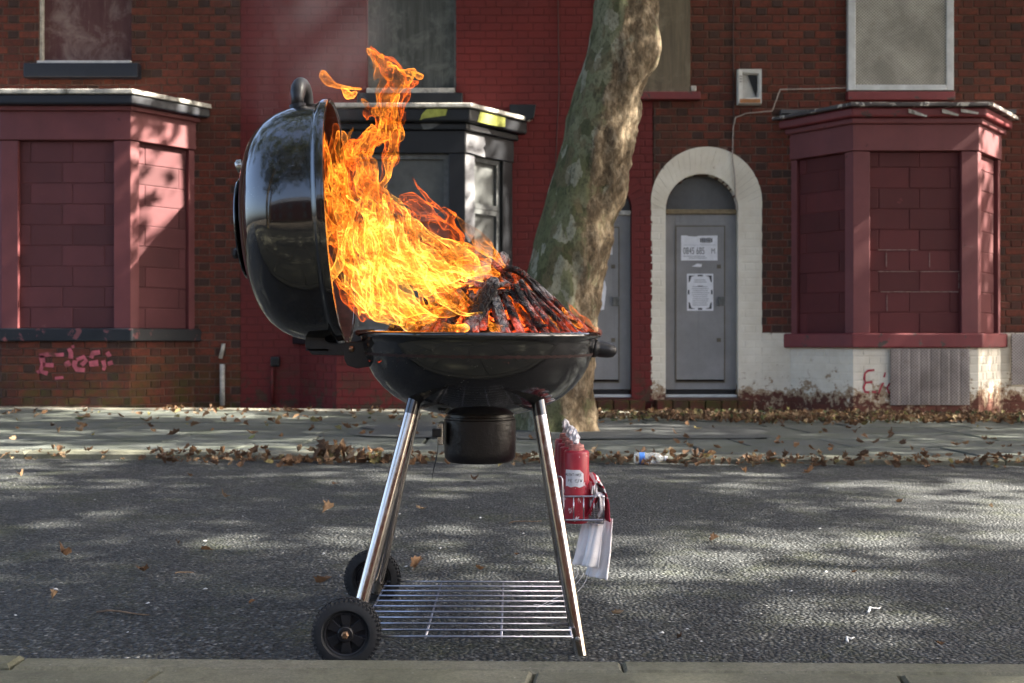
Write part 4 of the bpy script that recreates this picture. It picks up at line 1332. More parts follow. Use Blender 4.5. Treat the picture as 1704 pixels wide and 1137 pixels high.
# notice with the phone number
x0, x1, z1, z0 = WX(1135), WX(1196), WZ(391), WZ(433)
nt = empty('notice', ((x0 + x1) / 2, YD, z0)); tag(nt, 'torn white notice with 0845 685 phone number on the grey door', 'notice')
W_ = x1 - x0; Hh = z1 - z0
MB().plate([(x0, z0), (x1, z0), (x1, z1), (x0 + W_ * .46, z1 - .004), (x0 + W_ * .42, z1 - .012), (x0 + W_ * .2, z1 - .008), (x0 + W_ * .17, z1), (x0, z1)], YD - .004, YD - .002).build('paper_sheet', M['paper'], nt)
mb = MB(); print_text(mb, '0845 685', x0 + W_ * .06, z0 + Hh * .25, W_ * .58, Hh * .28, YD - .0055)
mb.build('phone_number', M['ink'], nt); mb = MB(); print_text(mb, 'M', x0 + W_ * .83, z0 + Hh * .28, W_ * .10, Hh * .2, YD - .0055)
mb.build('letter', M['ink'], nt); mb = MB()
for k in range(7):
    mb.box((x0 + W_ * (.54 + .05 * k), YD - .0055, z0 + Hh * .81), (W_ * .035, .0006, Hh * .2 * (1 if k % 3 else .8)))
mb.build('heading_print', M['ink'], nt)
mb = MB(); print_text(mb, 'Working in Partnership', x0 + W_ * .06, z0 + Hh * .58, W_ * .88, Hh * .07, YD - .0055)
for k in range(2): mb.box((x0 + W_ * (.36 + .1 * k), YD - .0055, z0 + Hh * (.17 - .07 * k)), (W_ * (.6 - .1 * k), .0006, Hh * .03))
mb.build('small_print', M['faintink'], nt)
# bordered notice
x0, x1, z1, z0 = WX(1145), WX(1189), WZ(455), WZ(517)
nt = empty('notice', ((x0 + x1) / 2, YD, z0)); tag(nt, 'white notice with ornate dark border in the middle of the grey door', 'notice')
W_ = x1 - x0; Hh = z1 - z0
MB().plate([(x0, z0), (x1, z0), (x1, z1), (x0, z1)], YD - .004, YD - .002).build('paper_sheet', M['paper'], nt)
mb = MB(); yy = YD - .0055
for sx_ in (0, 1):
    for sz_ in (0, 1):
        cx_ = x0 + W_ * (.06 + .88 * sx_); cz_ = z0 + Hh * (.05 + .90 * sz_); ax = 1 - 2 * sx_; az = 1 - 2 * sz_
        pts = [(cx_, cz_), (cx_ + ax * W_ * .25, cz_), (cx_ + ax * W_ * .10, cz_ + az * Hh * .035), (cx_ + ax * W_ * .05, cz_ + az * Hh * .16), (cx_, cz_ + az * Hh * .19)]
        MB().plate(pts, yy, yy + .0006).build('corner_ornament', M['ink'], nt)
mb.box((x0 + W_ * .5, yy, z0 + Hh * .05), (W_ * .16, .0006, Hh * .05)); mb.box((x0 + W_ * .5, yy, z0 + Hh * .95), (W_ * .2, .0006, Hh * .04))
mb.box((x0 + W_ * .06, yy, z0 + Hh * .5), (W_ * .06, .0006, Hh * .12)); mb.box((x0 + W_ * .94, yy, z0 + Hh * .5), (W_ * .06, .0006, Hh * .12))
mb.box((x0 + W_ * .5, yy, z0 + Hh * .665), (W_ * .2, .0006, Hh * .02))
for a, b in ((.5, .06), ):
    for zz in np.linspace(.09, .91, 2): pass
mb.build('edge_ornaments', M['ink'], nt)['kind'] = 'stuff'
mb = MB()
for k in range(12):
    w = .62 if k > 1 else .5
    mb.box((x0 + W_ * .5 + rnd.uniform(-.004, .004), yy, z0 + Hh * (.83 - .055 * k - (.07 if k > 1 else 0))), (W_ * (w + rnd.uniform(-.08, .05)), .0006, Hh * .022))
mb.build('small_print', M['faintink'], nt)
o = MB().plate([(WX(1153), WZ(443)), (WX(1162), WZ(438)), (WX(1170), WZ(439)), (WX(1169), WZ(444))], YD - .004, YD - .002).build('paper_scrap', M['paper'])
tag(o, 'torn paper scrap stuck between the two notices on the grey door', 'paper')
# papers on the other door
YM = Y_WALL + .085 - .010
o = MB().plate([(WX(990), WZ(540 - 22)), (WX(1006), WZ(515)), (WX(1010), WZ(480)), (WX(1008), WZ(468)), (WX(1000), WZ(462)), (WX(985), WZ(458)), (WX(985), WZ(518))], YM - .006, YM - .003).build('notice', M['paper'])
tag(o, 'ragged torn white paper on the grey door beside the tree', 'notice')
o = MB().plate([(WX(975), WZ(423)), (WX(1020), WZ(423)), (WX(1020), WZ(388)), (WX(975), WZ(388))], YM - .006, YM - .003).build('notice', M['paper'])
tag(o, 'white notice half hidden by the tree trunk, upper part of door', 'notice')

# burglar alarm box
M['alarm'] = simple('alarm_plastic', (.58, .58, .56), .6, var=.12, scale=14, dirt=((.3, .27, .2), .62))
ax, az = WX(1245), WZ(147)
al = empty('alarm_box', (ax, Y_WALL, az)); tag(al, 'broken white alarm box with dark hole high on the brick wall', 'alarm box')
w2, h2 = .128, .19
mb = MB()
mb.prism([(ax - w2, Y_WALL - .012), (ax - w2, Y_WALL - .03), (ax + w2, Y_WALL - .03), (ax + w2, Y_WALL - .012)], az - h2, az + h2)
mb.build('back_plate', M['alarm'], al)
mb = MB()
o_ = [(-w2, -h2), (w2, -h2), (w2, h2), (-w2, h2)]; i_ = [(-w2 * .62, -h2 * .72), (w2 * .75, -h2 * .62), (w2 * .75, h2 * .72), (-w2 * .62, h2 * .78)]
v = [(ax + a, Y_WALL - .03, az + b) for a, b in o_] + [(ax + a * .96, Y_WALL - .10, az + b * .96) for a, b in o_] + [(ax + a, Y_WALL - .095, az + b) for a, b in i_] + [(ax + a * .9, Y_WALL - .045, az + b * .9) for a, b in i_]
f = []
for k in range(4):
    j = (k + 1) % 4
    f += [(k, j, 4 + j, 4 + k), (4 + k, 4 + j, 8 + j, 8 + k), (8 + k, 8 + j, 12 + j, 12 + k)]
mb.add(v, f); mb.build('casing', M['alarm'], al)
MB().plate([(ax - w2 * .1, az + h2 * .68), (ax + w2 * .72, az + h2 * .68), (ax + w2 * .7, az - h2 * .1), (ax + w2 * .55, az - h2 * .55), (ax + w2 * .2, az + h2 * .1)], Y_WALL - .05, Y_WALL - .042).build('hole_shade_plate', M['black'], al)  # black plate painting in the shaded inside of the broken casing
MB().box((ax, Y_WALL - .07, az - h2 * .83), (w2 * 1.7, .064, h2 * .22)).build('orange_base', simple('orange_lens', (.32, .14, .05), .5, scale=30), al)
for k in range(3): MB().box((ax - w2 * .78, Y_WALL - .102, az + h2 * (.55 - .15 * k)), (.025, .006, .008)).build('vent_slot', M['winframe'], al)

def cable(name, pts, r, mat, label):
    q = []
    P_ = [Vector((WX(a), Y_WALL - d, WZ(b))) for a, b, d in pts]
    for i in range(len(P_) - 1):
        for k in range(6): q.append(P_[i].lerp(P_[i + 1], k / 6) + Vector((rnd.uniform(-.002, .002), 0, rnd.uniform(-.002, .002))))
    q.append(P_[-1])
    o = MB().tube(q, r, 6).build(name, mat, smooth=True); tag(o, label, 'cable'); return o
cable('cable', [(1408, 147, .02), (1350, 149, .02), (1297, 150, .03), (1289, 172, .03), (1284, 186, .03), (1240, 190, .03), (1223, 197, .03), (1219, 215, .03), (1218, 262, .03), (1222, 300, .03), (1225, 348, .0)], .007, M['cable'], 'pale cable looping from the metal screen down to the white arch')
cable('cable', [(1220, -20, .02), (1219, 80, .02), (1220, 190, .025), (1218, 250, .03)], .007, M['darkcable'], 'dark cable running straight down beside the alarm box')
cable('cable', [(928, -20, .018), (930, 150, .018), (925, 260, .018), (927, 380, .018)], .006, M['darkcable'], 'thin red-painted cable down the red wall left of the tree')
# downpipe stub
pz = [Vector((WX(372), Y_WALL - .05, WZ(a))) for a in (674, 640, 606)]
o = empty('drainpipe_stub', pz[0]); tag(o, 'short broken pale drainpipe stub at the foot of the brick wall', 'pipe')
MB().tube(pz, .028, 12).build('pipe', M['slab'], o, smooth=True)
MB().tube([pz[2] + Vector((-.02, 0, .06)), pz[2] + Vector((.01, 0, .18)), pz[2] + Vector((.01, 0, .22))], .022, 10).build('broken_top', M['slab'], o, smooth=True)
o = MB().tube([Vector((WX(455), Y_WALL - .04, WZ(672))), Vector((WX(454), Y_WALL - .04, WZ(612)))], .022, 10).build('pipe_stub', M['red'], smooth=True)
tag(o, 'thin red painted pipe rising at the foot of the red wall', 'pipe')
o = MB().box((WX(459), Y_WALL - .03, WZ(602)), (.10, .05, .11)).build('pipe_outlet', M['black'], bevel=.02)
tag(o, 'small black outlet above the red pipe', 'outlet')
# metal sheets under the right bay
gx0, gx1, gz1, gz0 = (1480 - 852) / 163.2, (1612 - 852) / 163.2, H + (568.5 - 580) / 163.2, H + (568.5 - 674) / 163.2
gy = bayR.base[1].y - .030
gr = empty('metal_grille', ((gx0 + gx1) / 2, gy, gz0)); tag(gr, 'perforated galvanised sheet screwed over the white plinth under the right bay', 'grille')
nrib = 8
for k in range(nrib):
    a = gx0 + (gx1 - gx0) * k / nrib; b = gx0 + (gx1 - gx0) * (k + 1) / nrib
    mb = MB(); mb.prism([(a, gy), (a + .02, gy - .0015), (b - .02, gy - .0015), (b, gy), (b, gy + .006), (a, gy + .006)], gz0 + .001 * (k % 2), gz1 - .002)
    mb.build('ribbed_strip', M['grille'], gr)
o = MB().box((WX(1700), Y_WALL - .05, (WZ(556) + WZ(640)) / 2), (.26, .02, WZ(556) - WZ(640))).build('metal_plate', M['grille'])
tag(o, 'blue-grey metal plate at the right edge of the white plinth', 'plate')

# painted strokes (graffiti)
def stroke(mb, pts, w, Mx=None, y=0.0):
    pts = [Vector((a, 0, b)) for a, b in pts]
    n = len(pts); L = []; Rr = []
    for i, p in enumerate(pts):
        t = (pts[min(i + 1, n - 1)] - pts[max(i - 1, 0)]).normalized(); s = Vector((-t.z, 0, t.x)) * w * rnd.uniform(.4, .6)
        L.append((p + s)); Rr.append((p - s))
    v = [(q.x, y, q.z) for q in L] + [(q.x, y, q.z) for q in Rr]
    mb.add(v, [(i, i + 1, n + i + 1, n + i) for i in range(n - 1)], Mx)
M['pinkspray'] = simple('pink_spray_paint', (.44, .10, .13), .7, var=.35, scale=14, dirt=((.12, .040, .028), .50))
M['redspray'] = simple('red_spray_paint', (.36, .035, .055), .7, var=.2, scale=20)
yb = Y_WALL - .6
bxw = lambda px: (px - 852) / 163.2
bzw = lambda py: H + (568.5 - py) / 163.2
mb = MB()
k = -yb
for pts, w in ((((66, 593), (80, 590), (95, 591), (107, 590)), .045), (((70, 592), (72, 606), (68, 618), (80, 622)), .055), (((72, 607), (90, 608)), .04), (((115, 580), (119, 588), (118, 597)), .045), (((120, 578), (124, 576)), .03), (((110, 602), (115, 610)), .07), (((126, 600), (124, 608), (128, 615), (142, 616)), .05), (((128, 599), (140, 594), (144, 600), (136, 608)), .04), (((152, 596), (155, 588), (167, 586)), .05), (((149, 606), (164, 604)), .055), (((172, 600), (175, 610), (172, 616)), .04), (((178, 592), (184, 588)), .055), (((180, 606), (188, 603)), .05), (((92, 630), (106, 628)), .035), (((64, 616), (66, 622)), .04)):
    stroke(mb, [(bxw(a), bzw(b)) for a, b in pts], w, None, yb - .0115)
o = mb.build('graffiti', M['pinkspray']); tag(o, 'pink sprayed scrawl on the brick plinth under the left bay', 'graffiti')
mb = MB()
for pts, w in ((((1455, 616), (1444, 617), (1439, 622), (1438, 632)), .022), (((1452, 636), (1440, 637), (1437, 645), (1439, 652), (1446, 653)), .022), (((1440, 637), (1438, 630)), .018), (((1451, 652), (1458, 653)), .018), (((1473, 620), (1471, 628)), .016), (((1470, 637), (1465, 646), (1462, 655)), .02), (((1481, 638), (1476, 645), (1478, 653), (1484, 654)), .02)):
    stroke(mb, [(bxw(a), bzw(b)) for a, b in pts], w, None, yb - .0062)
o = mb.build('graffiti', M['redspray']); tag(o, 'red sprayed letter E on the white plinth beside the metal sheet', 'graffiti')
# clear plastic bottle in the gutter
bx, by = ground_at(1078, 772, road_z)
by = 5.9; bx = (1078 - 852) / F * by; bz = road_z(bx, by) + .034
m = new_mat('clear_plastic'); t = NT(m); t.set(color=(.9, .93, .95), rough=.12, **{'Transmission Weight': .75, 'IOR': 1.2}); t.set(normal=t.bump(t.noise(t.pos('w'), 60), .4, .01)); M['clear'] = m
pb = empty('plastic_bottle', (bx, by, bz - .03)); tag(pb, 'crushed clear plastic bottle with blue label in the far gutter', 'bottle')
Mx = Matrix.Translation((bx - .075, by, bz)) @ Matrix.Rotation(R(90), 4, 'Y') @ Matrix.Rotation(R(4), 4, 'X')
MB().lathe([(0, 0), (.026, 0), (.031, .008), (.031, .06), (.027, .075), (.031, .09), (.030, .115), (.022, .14), (.011, .155), (.011, .165), (0, .165)], 20, Mx).build('bottle_body', M['clear'], pb, smooth=True)
MB().lathe([(.0318, .03), (.0318, .058)], 20, Mx).build('bottle_label', simple('blue_label', (.05, .16, .5), .5, scale=30), pb, smooth=True)
MB().lathe([(0, .163), (.013, .163), (.013, .178), (0, .178)], 14, Mx).build('bottle_cap', M['paper'], pb, smooth=40)
# ------------------------------------------------------------------ kettle barbecue
def m_enamel():
    m = new_mat('black_enamel'); t = NT(m); p = t.pos('w')
    n = t.noise(p, 7, 5, .6); sp = t.vor(p, 85); nn = t.noise(p, 3.1, 3, .6)
    dust = t.math('MULTIPLY', t.ramp(sp, [(.06, 1), (.10, 0)]), t.ramp(nn, [(.50, 0), (.62, 1)]))
    c = t.mix(t.ramp(n, [(.3, 0), (.7, 1)]), (.006, .006, .007), (.012, .011, .011))
    c = t.mix(t.math('MULTIPLY', dust, .5), c, (.25, .24, .22))
    film = t.noise(p, 16, 6, .7, .5)
    c = t.mix(t.ramp(film, [(.58, 0), (.78, .2)]), c, (.04, .038, .034))
    wav = t.noise(p, 12, 2, .5)
    t.set(color=c, rough=t.ramp(t.math('ADD', t.math('MULTIPLY', n, .5), t.math('MULTIPLY', film, .5)), [(.35, .05), (.68, .17)]), spec=.6, normal=t.bump(wav, .03, .01), **{'Coat Weight': .6, 'Coat Roughness': .05})
    return m
M['enamel'] = m_enamel()
M['inner'] = simple('sooty_enamel', (.030, .014, .013), .35, var=.5, scale=60, bump=.3, bdist=.002, dirt=((.12, .05, .03), .68))
def m_chrome():
    m = new_mat('chromed_tube'); t = NT(m); p = t.pos('w'); n = t.noise(p, 60, 4, .6); g = t.noise(p, 9, 5, .65)
    c = t.mix(t.ramp(g, [(.48, 0), (.72, .6)]), (.55, .50, .45), (.30, .22, .16))
    t.set(color=c, rough=t.ramp(n, [(.3, .08), (.7, .2)]), metal=1.0, normal=t.bump(n, .04, .002)); return m
M['chrome'] = m_chrome()
M['wire'] = simple('zinc_wire', (.42, .42, .48), .32, 1.0, var=.2, scale=60, bump=.1)
M['plastic'] = simple('black_plastic', (.012, .012, .014), .42, var=.3, scale=60, bump=.12)
M['tyre'] = simple('tyre_rubber', (.016, .017, .019), .65, var=.35, scale=70, bump=.3, bdist=.001, dirt=((.06, .06, .055), .64))
M['blackmetal'] = simple('black_bracket', (.020, .019, .018), .42, .2, var=.25, scale=40, bump=.15)
M['bolt'] = simple('bolt_metal', (.45, .42, .38), .3, 1.0, var=.2, scale=80)
M['rustbolt'] = simple('rusty_bolt', (.24, .15, .09), .5, .8, var=.3, scale=120)
M['ashmetal'] = m_woodpaint('stained_pot_metal', (.012, .010, .010), rough=.28)

KX, KY, KZ = -.0746, 2.5, .6725
kb = empty('kettle_barbecue', (KX, KY, 0)); tag(kb, 'black kettle barbecue on chrome legs with lid open and fire burning inside', 'barbecue')
KM = Matrix.Translation((KX, KY, KZ)) @ Euler((R(1.3), R(.5), 0)).to_matrix().to_4x4()
prof_b = [(.0, -.186), (.06, -.185), (.10, -.180), (.135, -.171), (.165, -.158), (.19, -.143), (.213, -.123), (.232, -.100), (.246, -.074), (.255, -.048), (.260, -.024), (.2615, -.012), (.2645, -.010), (.2700, -.012), (.2735, -.008), (.2735, -.002), (.270, .002), (.264, .001), (.261, -.004), (.258, -.012)]
mb = MB(); mb.lathe(prof_b, 96, KM); bowl = mb.build('bowl', M['enamel'], kb, smooth=60)
MB().lathe([(.2575, -.013), (.2555, -.048), (.243, -.074), (.229, -.100), (.21, -.121), (.16, -.153), (.1, -.174), (0, -.18)], 72, KM).build('bowl_inside', M['inner'], bowl, smooth=True)
# bowl side handle (right)
hp = KM @ Vector((.258, 0, -.035))
MB().tube([hp + Vector((x, 0, z)) for x, z in ((-.004, 0), (.006, -.001), (.007, -.001), (.014, -.0025), (.032, -.005), (.045, -.0065), (.051, -.0075))], [.021, .021, .0185, .0185, .0175, .014, .006], 18).build('side_handle', M['plastic'], kb, smooth=True)
# ash pot
AM = Matrix.Translation((KX + .003, KY, 0))
MB().lathe([(.073, .50), (.0745, .483), (.0775, .482), (.0775, .478), (.0800, .476), (.0800, .405), (.0785, .392), (.072, .383), (.05, .381), (0, .381)], 56, AM).build('ash_pot', M['ashmetal'], kb, smooth=40)
MB().box((KX - .083, KY - .035, .447), (.014, .026, .05)).build('pot_clip', M['bolt'], kb, bevel=.003)
MB().box((KX - .090, KY - .045, .450), (.020, .03, .018)).build('clip_tab', M['blackmetal'], kb, bevel=.002)
# lid
LX, LZ = -.4015, .914
LM = Matrix.Translation((LX, KY, LZ)) @ Matrix.Rotation(R(1.9), 4, 'Z') @ Euler((0, R(-90 - 3.5 + 0), 0)).to_matrix().to_4x4()
lid = empty('lid', (LX, KY, LZ), kb)
prof_l = [(.263, -.016), (.268, -.020), (.2735, -.018), (.2745, -.006), (.271, .002), (.267, .004), (.2645, .010), (.263, .035), (.259, .064), (.251, .093), (.238, .119), (.218, .143), (.192, .161), (.160, .174), (.125, .183), (.08, .190), (.04, .193), (0, .194)]
MB().lathe(prof_l, 120, LM).build('lid_dome', M['enamel'], lid, smooth=60)
MB().lathe([(.263, -.016), (.2605, .008), (.2595, .035), (.255, .062), (.247, .091), (.234, .116), (.214, .139), (.188, .157), (.156, .170), (.121, .179), (.08, .186), (0, .190)][::-1], 96, LM).build('lid_inside', M['inner'], lid, smooth=True)
# damper on the crown of the lid
MB().lathe([(0, .2035), (.075, .2015), (.112, .196), (.114, .193), (.112, .190), (.07, .192)][::-1], 48, LM).build('damper_plate', M['enamel'], lid, smooth=40)
kn1 = LM @ Vector((0.105, -.03, .19)); kn2 = LM @ Vector((-.095, -.03, .19))
MB().lathe([(0, .018), (.012, .016), (.016, .010), (.014, 0)], 20, Matrix.Translation(P(405, 275, 2.5)) @ Euler((0, R(-110), 0)).to_matrix().to_4x4()).build('damper_stud', M['bolt'], lid, smooth=True)
MB().lathe([(0, .016), (.011, .016), (.013, .010), (.010, .004), (.010, -.01)], 6, Matrix.Translation(P(401, 423, 2.5)) @ Euler((0, R(-80), 0)).to_matrix().to_4x4()).build('damper_knob', M['plastic'], lid)
# lid handle: arch on the upper side of the lid, spanning in depth
hb = P(506, 186, 2.5)
pth = []
for k in range(17):
    a = math.pi * k / 16
    pth.append(Vector((hb.x - .004 + .012 * math.cos(a) * -1 * 0, hb.y - .055 * math.cos(a), hb.z - .004 + .062 * (math.sin(a) ** .6))))
MB().tube(pth, [.014] * 2 + [.0165] * 13 + [.014] * 2, 16).build('lid_handle', M['plastic'], lid, smooth=True)
for s_ in (-1, 1):
    MB().tube([Vector((hb.x - .004, hb.y + s_ * .055, hb.z + .004)), Vector((hb.x + .002, hb.y + s_ * .055, hb.z - .028))], [.0185, .012], 14).build('handle_mount', M['plastic'], lid, smooth=True)
# hinge plates
def pl(pts, D): return [((px - 852) / F * D, H + (568.5 - py) / F * D) for px, py in pts]
hg = empty('hinge', P(585, 581, 2.45), kb)
for D_, s_ in ((2.435, 0), (2.565, 1)):
    MB().plate([(x, z) for x, z in pl([(517, 553), (546, 553), (549, 566), (556, 571), (575, 572), (612, 566), (618, 580), (608, 592), (528, 590), (517, 578)], 2.5)], D_, D_ + .003).build('lid_bracket', M['blackmetal'], hg, bevel=.001)
    MB().plate([(x, z) for x, z in pl([(583, 570), (620, 568), (632, 608), (600, 612), (585, 607), (580, 596)], 2.5)], D_ - .004, D_ - .001).build('bowl_bracket', M['blackmetal'], hg, bevel=.001)
MB().box((P(536, 560, 2.5).x, 2.5, P(0, 582, 2.5).z), (.05, .13, .004)).build('lid_bracket', M['blackmetal'], hg)
MB().box((P(625, 590, 2.5).x, 2.5, P(0, 588, 2.5).z), (.004, .13, .05)).build('bowl_bracket', M['blackmetal'], hg)
c_ = P(585, 581, 2.43)
MB().lathe([(0, .006), (.005, .005), (.0065, 0)], 14, Matrix.Translation((c_.x, 2.431, c_.z)) @ Euler((R(90), 0, 0)).to_matrix().to_4x4()).build('hinge_pin', M['rustbolt'], hg, smooth=True)
# legs
LEGS = [(-.2065, -.325, 2.385, 2.275, 'w'), (-.2200, -.3285, 2.615, 2.700, 'w'), (.0545, .1405, 2.385, 2.295, 'f'), (.0545, .1385, 2.615, 2.695, 'f')]
for (xt, xb, yt, yb_, kd) in LEGS:
    zb_ = .045 if kd == 'w' else .004
    a = Vector((xt, yt, .532)); b = Vector((xb, yb_, zb_))
    j = a.lerp(b, .075)
    lg = MB().tube([j, b], .0145, 20).build('leg', M['chrome'], kb, smooth=60)
    MB().tube([a + (a - b).normalized() * .012, a, j], .0150, 20).build('leg_socket', M['enamel'], lg, smooth=60)
    dirc = Vector((xt - KX, yt - KY, 0)).normalized()
    q = a + Vector((0, 0, .006))
    fl = MB(); fl.lathe([(0, .004), (.030, .003), (.034, 0), (.030, -.003), (0, -.004)], 18, Matrix.Translation(q) @ Matrix.Rotation(math.atan2(dirc.y, dirc.x), 4, 'Z') @ Euler((0, R(-30), 0)).to_matrix().to_4x4() @ Matrix.Diagonal((1, 1.25, 1, 1)))
    fl.build('flange', M['enamel'], lg, smooth=60)
    if kd == 'f':
        MB().lathe([(0, .004), (.004, .003), (.0055, 0)], 12, Matrix.Translation(a.lerp(b, .93) + Vector((0, -.0145, 0))) @ Euler((R(90), 0, 0)).to_matrix().to_4x4()).build('bolt', M['bolt'], lg)
# wheels
def wheel(cx, cy, cz, r):
    w = empty('wheel', (cx, cy, cz), kb)
    Mx = Matrix.Translation((cx, cy, cz)) @ Euler((R(90), 0, 0)).to_matrix().to_4x4()   # local z -> -y (outwards to viewer)
    hw = .019
    MB().lathe([(r * .60, -hw), (r * .86, -hw), (r * .955, -hw * .8), (r * .972, 0), (r * .955, hw * .8), (r * .86, hw), (r * .70, hw * 1.02), (r * .66, hw * .85), (r * .60, hw * .6)], 72, Mx).build('tyre', M['tyre'], w, smooth=50)
    tr = MB(); n = 44
    for i in range(n):
        for row in (-1, 0, 1):
            a = 2 * math.pi * (i + (.5 if row == 0 else 0)) / n
            tr.box((0, 0, 0), (r * .075, .0085, .0055), Mx @ Matrix.Rotation(a, 4, 'Z') @ Matrix.Translation((0, r * .955 + (.0012 if row == 0 else -.0008), row * .0125)) @ Matrix.Rotation(R(18 * row), 4, 'Y') @ Matrix.Rotation(R(90), 4, 'X') @ Matrix.Diagonal((1, 1.2, 1, 1)))
    tr.build('tread', M['tyre'], w)
    # plastic hub: disc, rim ring, six wedge spokes, boss
    MB().lathe([(0, hw * .2), (r * .62, hw * .2), (r * .62, -hw * .6), (0, -hw * .6)], 48, Mx).build('hub_disc', M['plastic'], w, smooth=40)
    MB().lathe([(r * .62, hw * .2), (r * .62, hw * .85), (r * .58, hw * .8), (r * .555, hw * .25)][::-1], 48, Mx).build('hub_ring', M['plastic'], w, smooth=40)
    for i in range(6):
        a = 2 * math.pi * (i + .5) / 6
        pts = [(r * .20 * math.cos(a - .5), r * .20 * math.sin(a - .5)), (r * .58 * math.cos(a - .28), r * .58 * math.sin(a - .28)), (r * .58 * math.cos(a + .28), r * .58 * math.sin(a + .28)), (r * .20 * math.cos(a + .5), r * .20 * math.sin(a + .5))]
        MB().prism(pts, hw * .2, hw * .62, Mx).build('spoke', M['plastic'], w, bevel=.001)
    MB().lathe([(r * .24, hw * .2), (r * .23, hw * .95), (r * .20, hw * 1.05), (0, hw * 1.05)], 32, Mx).build('boss', M['plastic'], w, smooth=40)
    MB().lathe([(r * .115, hw * 1.05), (r * .115, hw * 1.35), (r * .07, hw * 1.45), (0, hw * 1.45)], 6, Mx).build('axle_nut', M['rustbolt'], w)
    return w
w1 = P(577, 1052, 2.22); w2_ = P(620, 964, 2.735)
wheel(w1.x, 2.22, .0725, .0685)
wheel(w2_.x, 2.735, .072, .0685)
MB().tube([Vector((w1.x, 2.20, .0725)), Vector((w2_.x, 2.75, .072))], .005, 10).build('axle', M['bolt'], kb, smooth=True)
# rear bracket at the far wheel
MB().box((w2_.x + .012, 2.70, .09), (.03, .02, .05)).build('axle_bracket', M['chrome'], kb, bevel=.003)
# bottom wire shelf
sh = empty('bottom_shelf', (-.1, 2.47, .066), kb)
zs_ = .066
ys_ = np.linspace(2.215, 2.72, 11)
for yv in ys_:
    f_ = (yv - 2.215) / .505
    MB().tube([Vector((-.305, yv, zs_)), Vector((.118, yv, zs_ - .001))], .0022, 8).build('shelf_wire', M['wire'], sh, smooth=True)
for xv in (-.306, -.172, -.021, .119):
    MB().tube([Vector((xv, 2.215, zs_ - .004)), Vector((xv, 2.72, zs_ - .004))], .0022, 8).build('cross_wire', M['wire'], sh, smooth=True)
# wire basket on the right legs
bk = empty('side_basket', (.15, 2.5, .26), kb)
X0, X1, Y0, Y1, ZF, ZT = .1085, .1985, 2.395, 2.665, .2555, .318
def loop(z): return [Vector((X0, Y0, z)), Vector((X1, Y0, z)), Vector((X1, Y1, z)), Vector((X0, Y1, z))]
def rloop(z, r=.008):
    c = [(X0, Y0), (X1, Y0), (X1, Y1), (X0, Y1)]; out = []
    for (x, y), a0 in zip(((X0 + r, Y0 + r), (X1 - r, Y0 + r), (X1 - r, Y1 - r), (X0 + r, Y1 - r)), (180, 270, 0, 90)):
        for k in range(5):
            a = R(a0 + 22.5 * k); out.append(Vector((x + r * math.cos(a), y + r * math.sin(a), z)))
    return out
for z_ in (ZT, ZF + .012):
    MB().tube(rloop(z_), .0022, 8, closed=True).build('rim_wire', M['wire'], bk, smooth=True)
for x_ in np.linspace(X0 + .002, X1 - .002, 5):
    for yv in (Y0, Y1):
        MB().tube([Vector((x_, yv, ZT)), Vector((x_, yv, ZF + .012))], .0017, 6).build('upright_wire', M['wire'], bk, smooth=True)
for yv in np.linspace(Y0 + .03, Y1 - .03, 8):
    MB().tube([Vector((X1, yv, ZT)), Vector((X1, yv, ZF)), Vector((X0, yv, ZF)), Vector((X0, yv, ZT))], .0017, 6).build('floor_wire', M['wire'], bk, smooth=True)
MB().tube([Vector((X0, Y0, ZF + .012)), Vector((X0, Y0, ZT)), Vector((X0 - .001, Y0, .355)), Vector((X0 - .004, Y0, .3605)), Vector((X0 - .014, Y0 + .002, .361))], .0022, 8).build('hook_wire', M['wire'], bk, smooth=True)
MB().tube([Vector((X0, Y1, ZF)), Vector((X0, Y1, ZT)), Vector((X0 - .001, Y1, .368)), Vector((X0 - .006, Y1, .375)), Vector((X0 - .012, Y1, .372)), Vector((X0 - .013, Y1, .33))], .0022, 8).build('hook_wire', M['wire'], bk, smooth=True)
# dangling cord from the ash pot clip
pth = [P(729 - 10 * t + 1.5 * math.sin(6 * t), 733 + 75 * t, 2.44) for t in np.linspace(0, 1, 10)]
o = MB().tube(pth, [.0006, .0007, .0008, .0014, .0018, .0015, .001, .0007, .0005, .0003], 6).build('dangling_strip', M['plastic'], smooth=True)
tag(o, 'thin black strip dangling from the ash pot clip', 'cord')

# ------------------------------------------------------------------ red bottles in the basket
def m_redbottle():
    m = new_mat('scuffed_red_plastic'); t = NT(m); p = t.pos('w', (1, 1, .6))
    q = t.noise(p, 42, 6, .72, .6); n = t.noise(p, 30, 4); g = t.noise(p, 12, 2)
    v = t.math('ADD', q, t.math('MULTIPLY', t.math('SUBTRACT', g, .5), .35))
    c = t.mix(t.ramp(n, [(.3, 0), (.7, 1)]), (.30, .018, .035), (.42, .030, .050))
    c = t.mix(t.ramp(v, [(.61, 0), (.63, 1)]), c, (.74, .68, .68))
    t.set(color=c, rough=.38, spec=.5, normal=t.bump(v, .1, .001)); return m
M['redbottle'] = m_redbottle()
M['neck'] = simple('bottle_neck', (.42, .17, .15), .5, var=.4, scale=120)
M['tissue'] = simple('crumpled_tissue', (.74, .72, .76), .85, var=.12, scale=120, bump=.5, bdist=.002)
M['pen'] = simple('pen_ink', (.03, .03, .035), .8, var=.2, scale=60)
